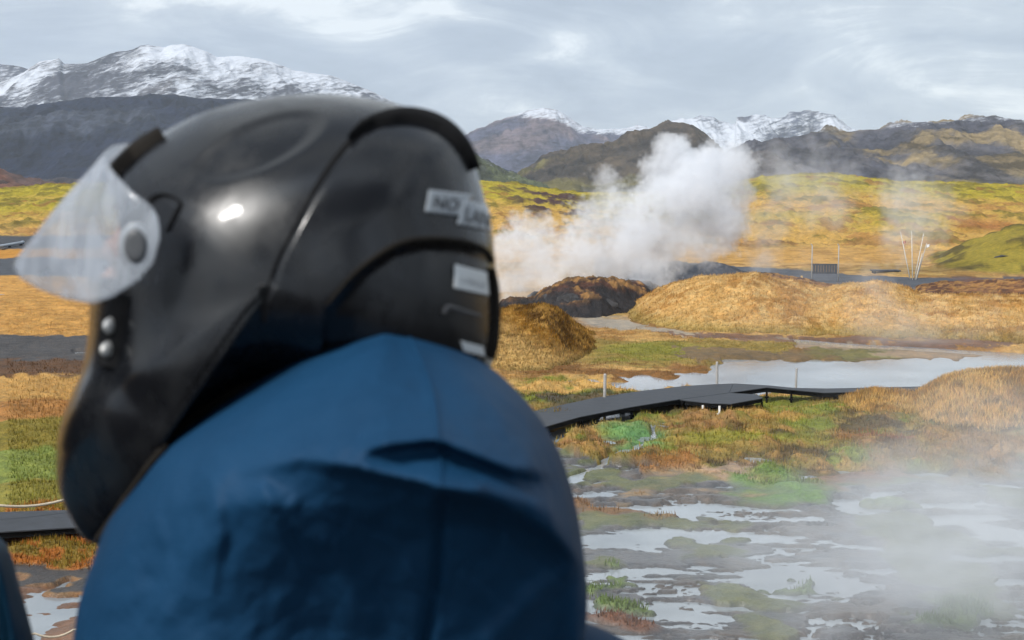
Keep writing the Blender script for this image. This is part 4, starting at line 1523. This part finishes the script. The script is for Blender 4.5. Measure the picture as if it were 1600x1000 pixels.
def ell(bm, c, s, rot=None):
    m = Matrix.Translation(V3(c)) @ (rot or Matrix.Identity(4)) @ Matrix.Diagonal((*s, 1))
    bmesh.ops.create_icosphere(bm, subdivisions=3, radius=1, matrix=m)


def limb(bm, pts, rad):
    add_tube(bm, [V3(p) for p in pts], rad, 14)
    for p, r in zip(pts, rad):
        ell(bm, p, (r, r, r))


def body(parent, hd, sh_near, sh_far, hip, face=True):
    """one continuous figure: head looking towards -X, neck, trunk, arms with fingers, legs, standing on the knoll"""
    bm = bmesh.new()
    hd, hip = V3(hd), V3(hip)
    f = Vector((-1, 0, 0))
    ell(bm, hd, (0.078, 0.068, 0.092))
    ell(bm, hd + Vector((-0.045, 0, -0.055)), (0.048, 0.052, 0.062))
    ell(bm, hd + Vector((-0.078, 0, -0.018)), (0.02, 0.012, 0.018))
    ell(bm, hd + Vector((-0.072, 0, -0.06)), (0.012, 0.022, 0.010))
    for s in (-1, 1):
        ell(bm, hd + Vector((0.005, s * 0.074, -0.01)), (0.016, 0.010, 0.03))
        ell(bm, hd + Vector((-0.064, s * 0.030, 0.014)), (0.014, 0.022, 0.010))
    mid_s = (V3(sh_near) + V3(sh_far)) / 2
    limb(bm, [hd + Vector((0.02, 0, -0.06)), mid_s + Vector((0, 0, 0.03))], [0.045, 0.06])
    limb(bm, [mid_s + Vector((0, 0, -0.06)), mid_s.lerp(hip, 0.5), hip], [0.12, 0.125, 0.135])
    limb(bm, [V3(sh_near), mid_s, V3(sh_far)], [0.06, 0.09, 0.06])
    for s in (V3(sh_near), V3(sh_far)):
        sd = -1 if s.y < mid_s.y else 1
        el = s + Vector((-0.02, sd * 0.01, -0.29))
        wr = el + Vector((-0.17, sd * 0.0, -0.17))
        limb(bm, [s, el, wr], [0.055, 0.044, 0.03])
        pl_ = wr + Vector((-0.045, 0, -0.045))
        ell(bm, pl_, (0.035, 0.022, 0.045), Matrix.Rotation(0.78, 4, 'Y'))
        for q in range(4):
            b0 = pl_ + Vector((-0.025, (q - 1.5) * 0.013, -0.03))
            L = (0.055, 0.07, 0.075, 0.065)[q]
            limb(bm, [b0, b0 + Vector((-0.4, 0, -0.9)) * L * 0.55, b0 + Vector((-0.1, 0, -1.0)) * L], [0.0095, 0.009, 0.0075])
        b0 = pl_ + Vector((-0.03, -sd * 0.02, 0.01))
        limb(bm, [b0, b0 + Vector((-0.035, -sd * 0.01, -0.015)), b0 + Vector((-0.05, -sd * 0.008, -0.04))], [0.012, 0.0105, 0.009])
    for s in (-1, 1):
        h = hip + Vector((0, s * 0.085, -0.02))
        kz = GZ + (h.z - GZ) * 0.52
        limb(bm, [h, Vector((h.x - 0.03, h.y, kz)), Vector((h.x + 0.02, h.y, GZ + 0.09))], [0.095, 0.062, 0.045])
        limb(bm, [Vector((h.x + 0.04, h.y, GZ + 0.05)), Vector((h.x - 0.15, h.y + s * 0.02, GZ + 0.035))], [0.042, 0.035])
    o = bm_obj('body', bm, M_skin, parent, True)
    md = o.modifiers.new('skin', 'REMESH')
    md.mode = 'VOXEL'
    md.voxel_size = 0.0065
    md.use_smooth_shade = True
    # trousers and boots over the legs
    bm = bmesh.new()
    limb(bm, [hip + Vector((0, -0.05, 0.03)), hip + Vector((0, 0.05, 0.03))], [0.135, 0.135])
    for s in (-1, 1):
        h = hip + Vector((0, s * 0.085, -0.02))
        kz = GZ + (h.z - GZ) * 0.52
        limb(bm, [h, Vector((h.x - 0.03, h.y, kz)), Vector((h.x + 0.02, h.y, GZ + 0.07))], [0.118, 0.085, 0.072])
    t = bm_obj('trousers', bm, M_trous, parent, True)
    md = t.modifiers.new('cloth', 'REMESH')
    md.mode = 'VOXEL'
    md.voxel_size = 0.012
    md.use_smooth_shade = True
    for s in (-1, 1):
        bm = bmesh.new()
        h = hip + Vector((0, s * 0.085, 0))
        limb(bm, [Vector((h.x + 0.02, h.y, GZ + 0.16)), Vector((h.x + 0.03, h.y, GZ + 0.06)), Vector((h.x - 0.16, h.y + s * 0.02, GZ + 0.045))], [0.062, 0.056, 0.046])
        b = bm_obj('boot', bm, M_rub, parent, True)
        md = b.modifiers.new('leather', 'REMESH')
        md.mode = 'VOXEL'
        md.voxel_size = 0.010
        md.use_smooth_shade = True
    return o


D0 = 0.95
base1 = Pd(560, 900, D0)
rider = thing('person', (base1[0], base1[1], GZ), 'person in navy blue jacket and glossy black helmet with raised visor, seen from behind', 'person', None)
rider['group'] = 'people on the viewpoint'
hdc = Pd(362, 420, D0)
body(rider, hdc, Pd(560, 800, D0 - 0.03), Pd(540, 760, D0 + 0.17), (base1[0], base1[1] + 0.04, GZ + 0.86))

# helmet shell
H_OUT = [(178, 268), (196, 248), (222, 226), (262, 203), (305, 181), (350, 166), (400, 155), (455, 148.5), (515, 147), (575, 153), (630, 165), (682, 184), (716, 207), (735, 236), (746, 270), (757, 310), (767, 350), (773, 400), (776, 450), (777, 500),
         (774, 548), (760, 585), (720, 610), (620, 620), (500, 600), (420, 596), (385, 606), (335, 634), (290, 668), (245, 712), (205, 764), (172, 815), (148, 848), (128, 838), (108, 806), (92, 765), (87, 715), (93, 668), (110, 622), (127, 580), (136, 535), (139, 490), (140, 440), (144, 390), (152, 335), (162, 295)]
HC = (425, 445)


def helm_disp(u, v):
    # moulded recess on the crown side, raised rear panel, cheek hollow near the pivot
    c, s = math.cos(R(-24)), math.sin(R(-24))
    du, dv = u - 405, v - 228
    e = np.sqrt(((du * c + dv * s) / 112) ** 2 + ((-du * s + dv * c) / 38) ** 2)
    d = -0.0045 * (1 - sstep(0.72, 1.08, e))
    rear = np.array(inpoly(u, v, [(565, 196), (640, 178), (800, 260), (820, 700), (400, 700), (410, 470), (460, 350), (520, 250)]), float)
    dist = segdist(u, v, [(600, 186), (560, 208), (520, 252), (485, 305), (460, 352), (432, 410), (410, 470), (400, 560)])
    d = d + 0.0035 * np.where(rear > 0.5, sstep(0, 12, dist), 0) * (1 - sstep(420, 560, v) * 0.7)
    low = np.array(inpoly(u, v, [(515, 470), (560, 422), (612, 386), (660, 374), (722, 377), (800, 400), (820, 700), (480, 700)]), float)
    d2 = segdist(u, v, [(500, 490), (515, 470), (560, 422), (612, 386), (660, 374), (722, 377), (800, 400)])
    d = d - 0.007 * np.where(low > 0.5, sstep(0, 14, d2), 0)
    chin = np.exp(-(segdist(u, v, [(140, 480), (175, 600), (240, 640)]) / 30) ** 2)
    return d - 0.012 * sstep(560, 800, v) - 0.004 * chin


V, Q, Tt_ = inflate(H_OUT, HC, D0, 0.122, 0.122, 2.25, 260, 80, helm_disp)


def port(c):
    u, v = proj(c)
    dd = (c - CAM) @ FW
    return bool(inpoly(np.array([u]), np.array([v]), [(60, 305), (164, 290), (184, 322), (188, 380), (182, 432), (60, 440)])[0]) and abs(dd - D0) < 0.115


helm = solid('helmet', V, Q, Tt_, M_helm, rider, port)
md = helm.modifiers.new('thick', 'SOLIDIFY')
md.thickness = 0.006
md.offset = -1
hb = bvh_of(helm)

strip('rear_spoiler', hb, [(545, 222), (562, 204), (592, 190), (632, 183), (672, 190), (702, 207), (724, 234), (738, 266)], [2, 7, 9, 10, 10, 9, 7, 3], 0.006, M_rub, helm)
strip('shell_crease', hb, [(548, 220), (520, 254), (487, 304), (462, 352), (432, 410), (412, 466)], [6, 6, 4.5, 3.5, 2, 1], 0.0012, M_rub, helm)
strip('shell_crease', hb, [(508, 478), (530, 452), (560, 421), (612, 386), (660, 374), (720, 378), (757, 392), (768, 410)], [1.5, 3, 5, 6, 7, 7, 6, 4], 0.002, M_brown, helm)
strip('rim_trim', hb, [(152, 838), (176, 806), (208, 758), (248, 706), (292, 662), (336, 630), (386, 602), (440, 590)], [4, 5, 5, 5, 5, 5, 5, 4], 0.006, M_brown, helm)
strip('rim_trim', hb, [(764, 420), (770, 450), (772, 490), (770, 530), (764, 560)], [4, 5, 5, 5, 4], 0.004, M_brown, helm)
strip('brow_gasket', hb, [(181, 274), (200, 252), (225, 231), (256, 212)], [4, 6, 6, 3], 0.007, M_brown, helm)
strip('pivot_cover', hb, [(232, 330), (238, 312), (258, 305), (282, 316), (276, 334), (262, 362)], [3, 3, 3, 3, 3, 2], 0.002, M_rub, helm)

# raised visor: a curved sheet wrapped round the front
cs = np.linspace(0, 1, 40)
topx = interp(cs, [(0, 250), (.1, 247), (.22, 238), (.36, 212), (.5, 190), (.63, 174), (.72, 168), (.8, 168), (.9, 181), (1, 206)])
topy = interp(cs, [(0, 358), (.1, 338), (.22, 322), (.36, 303), (.5, 282), (.63, 262), (.72, 250), (.8, 241), (.9, 231), (1, 228)])
botx = interp(cs, [(0, 250), (.1, 240), (.2, 218), (.33, 178), (.44, 146), (.58, 106), (.7, 62), (.78, 34), (.85, 24), (.92, 28), (1, 44)])
boty = interp(cs, [(0, 372), (.1, 410), (.2, 437), (.33, 463), (.44, 475), (.58, 468), (.7, 452), (.78, 436), (.85, 421), (.92, 409), (1, 398)])
rows = []
nv = 22
side = np.concatenate([cs, cs[::-1][1:]])
sg = np.concatenate([-np.ones(40), np.ones(39)])
for i, c in enumerate(side):
    k = int(round(c * 39))
    lat = 0.126 * (1 - c ** 2.6) ** (1 / 2.2)
    t = np.linspace(0, 1, nv)
    bul = 6 * np.sin(t * math.pi) * c
    px_ = topx[k] * (1 - t) + botx[k] * t - bul
    py_ = topy[k] * (1 - t) + boty[k] * t - bul * 0.5
    rows.append(Pd(px_, py_, np.full(nv, D0 + sg[i] * lat)))
vis = mesh_np('visor', np.array(rows).reshape(-1, 3), grid_faces(len(rows), nv), M_visor, helm)
md = vis.modifiers.new('thick', 'SOLIDIFY')
md.thickness = 0.0022
vb = BVHTree.FromPolygons([V3(p) for p in np.array(rows).reshape(-1, 3)], [tuple(int(z) for z in q) for q in grid_faces(len(rows), nv)])


def disc(name, bv, u, v, rx, ry, h, mat, parent, dome=False, off=0.0):
    c, nrm = on(bv, u, v, off)
    bm = bmesh.new()
    nrm = (nrm * 0.25 + Vector((0.05, -0.9, 0))).normalized()
    rings = []
    prof = [(1.0, -0.3), (1.0, 0.5), (0.93, 0.9), (0.6, 1.0), (0.0, 1.0)] if not dome else [(1.0, -0.4), (1.0, 0.1), (0.88, 0.5), (0.62, 0.82), (0.3, 0.97), (0.0, 1.0)]
    dpt = (np.array(c) - CAM) @ FW
    for r, hh in prof:
        if r == 0:
            rings.append([bm.verts.new(c + nrm * h * hh)])
        else:
            rings.append([bm.verts.new(c + (Vector((math.cos(a) * rx * r, 0, math.sin(a) * ry * r)) / F * dpt) + nrm * h * hh) for a in (2 * math.pi * q / 28 for q in range(28))])
    for a, b in zip(rings[:-1], rings[1:]):
        for q in range(28):
            if len(b) == 1:
                bm.faces.new((a[q], a[(q + 1) % 28], b[0]))
            else:
                bm.faces.new((a[q], a[(q + 1) % 28], b[(q + 1) % 28], b[q]))
    bmesh.ops.recalc_face_normals(bm, faces=bm.faces)
    return bm_obj(name, bm, mat, parent, True)


disc('pivot_ring', vb, 214, 385, 27, 37, 0.0016, M_ring, helm, off=0.0015)
disc('visor_pivot', vb, 215, 385, 18, 27, 0.003, M_gdisc, helm, off=0.0022)
# dark cheek plate with two snap studs
strip('cheek_plate', hb, [(190, 462), (184, 490), (178, 520), (174, 548), (171, 575)], [14, 19, 21, 20, 12], 0.005, M_rub, helm)
disc('snap_stud', hb, 184, 509, 10.5, 13, 0.009, M_snap, helm, True, 0.004)
disc('snap_stud', hb, 180, 547, 10.5, 13, 0.009, M_snap, helm, True, 0.004)
# marks on the back of the shell
patch('logo_plate', hb, [(669, 297), (738, 305), (718, 338), (663, 331.5)], 0.0008, M_logo, helm)
patch('logo_plate', hb, [(724, 312), (760, 322), (766, 362), (712, 351)], 0.0010, M_logo, helm)
lettering('logo_letters', hb, 'NO', (673, 325.5), (25, 3.2), (5.2, -26), 0.0020, M_ink, helm, 0.012)
lettering('logo_letters', hb, 'LAN', (722.5, 345), (20, 5.5), (3.5, -30), 0.0024, M_ink, helm, 0.012)
patch('size_sticker', hb, [(708, 413), (758, 426), (761, 462), (707, 450)], 0.0012, M_stick, helm)
lettering('sticker_letters', hb, 'LARGE', (716, 441), (13, 3.5), (0.5, -14), 0.0022, M_inkg, helm, 0.0)
strip('faint_print', hb, [(694, 490), (700, 480), (712, 482), (730, 488), (752, 494)], [3, 4, 3, 3, 2], 0.0006, M_faint, helm, sink=0)
patch('lower_sticker', hb, [(718, 532), (752, 541), (755, 556), (722, 548)], 0.0012, M_stick, helm)

# jacket of the rider: hunched near shoulder and arm
J_OUT = [(150, 862), (168, 815), (205, 760), (250, 700), (330, 640), (420, 583), (500, 537), (556, 513), (594, 501), (612, 500), (634, 507), (668, 521), (720, 546), (772, 578), (815, 618), (852, 666), (880, 722), (900, 790), (913, 870), (918, 950), (908, 1040), (890, 1200), (880, 1400), (870, 1620), (560, 1660), (230, 1620), (170, 1400), (100, 1200), (98, 1090), (114, 1000), (124, 940)]
JC = (540, 900)


def jack_disp(u, v):
    k = sstep(330, 700, u + 0.1 * (v - 740)) * (1 - 0.5 * sstep(860, 930, u))
    k0 = np.exp(-((u - 640) / 360) ** 2)
    lip = interp(u, [(150, 775), (330, 752), (395, 738), (470, 722), (560, 735), (690, 766), (780, 788), (870, 846), (930, 900)])
    up_ = interp(v, [(480, 0.0), (560, 0.014), (640, 0.042), (700, 0.062), (790, 0.078), (1700, 0.078)])
    t1 = v - lip
    dn_ = interp(t1, [(-60, 0.0), (-6, 0.0), (14, -0.034), (45, -0.058), (90, -0.082), (170, -0.106), (320, -0.130), (500, -0.12), (1000, -0.08)])
    d = k0 * up_ + k * dn_ + (1 - k) * k0 * -0.078 * sstep(700, 1000, v)
    # the smaller fold above it
    lip2 = interp(u, [(560, 700), (572, 698), (620, 690), (682, 683), (740, 708), (800, 732), (860, 738)])
    t2 = v - lip2
    m2 = sstep(560, 610, u) * (1 - sstep(820, 890, u))
    d = d + m2 * (np.where(t2 < 0, 0.016 * np.exp(t2 / 34), 0.016 - 0.022 * sstep(0, 18, t2) + 0.006 * sstep(18, 60, t2)))

    def crease(pts, wdt, dep, side=0.0):
        q = segdist(u, v, pts)
        return -dep * np.exp(-(q / wdt) ** 2) + dep * 0.55 * np.exp(-((segdist(u, v - side, [(a, b) for a, b in pts])) / (wdt * 1.7)) ** 2)

    d = d + 0.012 * np.exp(-(segdist(u, v, [(690, 768), (760, 762), (830, 782), (885, 830)]) / 22) ** 2)
    d = d - 0.008 * np.exp(-(segdist(u, v, [(720, 815), (800, 830), (860, 880), (890, 900)]) / 28) ** 2)
    d = d + 0.010 * np.exp(-(segdist(u, v, [(770, 1000), (850, 920), (905, 880)]) / 20) ** 2)
    d = d + 0.004 * np.exp(-(segdist(u, v, [(330, 660), (345, 740), (330, 830), (260, 960)]) / 24) ** 2)
    d = d - 0.004 * np.exp(-(segdist(u, v, [(300, 720), (285, 800), (240, 900)]) / 20) ** 2)
    d = d + 0.006 * np.exp(-(segdist(u, v, [(420, 780), (520, 850), (560, 960)]) / 26) ** 2)
    d = d - 0.008 * np.exp(-(segdist(u, v, [(690, 780), (684, 880), (664, 1000), (650, 1150)]) / 9) ** 2)
    d = d + 0.003 * np.exp(-(segdist(u, v, [(640, 530), (665, 580), (680, 640), (686, 690)]) / 12) ** 2)
    for pts, wd, dp in (([(300, 705), (335, 760), (345, 840), (330, 930)], 9, .0035), ([(410, 760), (432, 820), (470, 900)], 10, .004), ([(240, 800), (262, 870), (258, 960)], 9, .003),
                        ([(600, 520), (560, 590), (520, 640)], 12, .0025), ([(700, 560), (760, 620), (800, 690)], 12, .003), ([(500, 800), (610, 850), (670, 930)], 12, .004), ([(720, 900), (790, 960), (860, 985)], 12, .004)):
        q = segdist(u, v, pts)
        d = d + 0.7 * dp * np.exp(-q / (wd * 1.5)) - 0.5 * dp * np.exp(-segdist(u - wd * 1.8, v, pts) / (wd * 1.5))
    d = d + 0.010 * (np.abs(fbm(u / 110 + v / 300, v / 130, 400, 3) - 0.5)) + 0.003 * (fbm(u / 45, v / 45, 404, 3) - 0.5)
    return d


V, Q, Tt_ = inflate(J_OUT, JC, 0.92, 0.15, 0.33, 2.4, 300, 130, jack_disp)
# lower back of the jacket, bulging out behind
V2, Q2, T2 = inflate([(860, 980), (905, 972), (935, 980), (962, 992), (990, 1012), (1010, 1060), (1000, 1200), (940, 1400), (800, 1450), (740, 1200), (780, 1020)], (880, 1150), 1.05, 0.10, 0.16, 2.2, 80, 24)
n0 = len(V)
jacket = solid('jacket', np.vstack([V, V2]), np.vstack([Q, Q2 + n0]), np.vstack([Tt_, T2 + n0]), M_jack, rider)
jb = bvh_of(jacket)
strip('seam', jb, [(640, 528), (662, 572), (678, 622), (686, 690), (690, 760)], [2.5, 3, 3, 3, 2.5], 0.0012, M_jack, jacket)
strip('seam', jb, [(694, 772), (688, 850), (672, 950), (660, 1040)], [2.5, 3, 3, 3], 0.0012, M_jack, jacket)
V, Q, Tt_ = inflate([(186, 790), (204, 748), (228, 710), (254, 688), (300, 672), (330, 720), (300, 790), (240, 830)], (262, 750), 0.925, 0.05, 0.10, 2.2, 60, 18)
solid('collar_lining', V, Q, Tt_, M_lining, rider)

# the other rider, cropped by the left edge: only the sleeve shows
D1 = 1.02
base2 = Pd(-230, 1000, D1)
other = thing('person', (base2[0], base2[1], GZ), 'person cut off by the left edge, only a teal blue jacket sleeve showing', 'person', 'people on the viewpoint')
HD2 = Pd(-500, 560, D1)
body(other, HD2, Pd(-240, 960, D1 - 0.04), Pd(-280, 940, D1 + 0.14), (base2[0], base2[1] + 0.03, GZ + 0.80))


def sleeve_disp(u, v):
    return 0.010 * np.exp(-(segdist(u, v, [(-10, 850), (10, 920), (25, 1010), (30, 1100)]) / 12) ** 2) - 0.012 * np.exp(-(segdist(u, v, [(-20, 900), (-5, 960), (2, 1050)]) / 14) ** 2) + 0.006 * (fbm(u / 50, v / 50, 410, 4) - 0.5)


V, Q, Tt_ = inflate([(-420, 760), (-330, 742), (-200, 756), (-90, 788), (-30, 822), (2, 842), (16, 862), (28, 905), (42, 955), (56, 1010), (72, 1100), (70, 1300), (50, 1560), (-200, 1600), (-520, 1560), (-560, 1300), (-560, 1000), (-500, 830)], (-230, 1100), D1, 0.17, 0.26, 2.4, 200, 60, sleeve_disp)
jk2 = solid('jacket', V, Q, Tt_, M_jack2, other)

# the same kind of helmet for the other rider, out of frame to the left
h2 = helm.copy()
COL.objects.link(h2)
h2.parent = other
h2.matrix_parent_inverse = Matrix.Translation(-Vector(other['base']))
h2.location = V3(HD2 - hdc)
for ch in list(helm.children):
    if ch.name.startswith(('visor', 'snap', 'rear', 'rim', 'cheek', 'brow')):
        c2 = ch.copy()
        COL.objects.link(c2)
        c2.parent = h2

# ---------------------------------------------------------------- air: one closed box of even haze round everything
bm = bmesh.new()
add_box(bm, (0, 0, 248), (9900, 9900, 520))
hm_, HT = new_mat('haze_material')
HT.n('ShaderNodeOutputMaterial', {'Volume': HT.n('ShaderNodeVolumePrincipled', {'Color': (0.72, 0.83, 1.0, 1), 'Density': 8e-5, 'Anisotropy': 0.0, 'Density Attribute': ''}).outputs[0]})
hz = bm_obj('haze', bm, hm_)
tag(hz, kind='stuff')
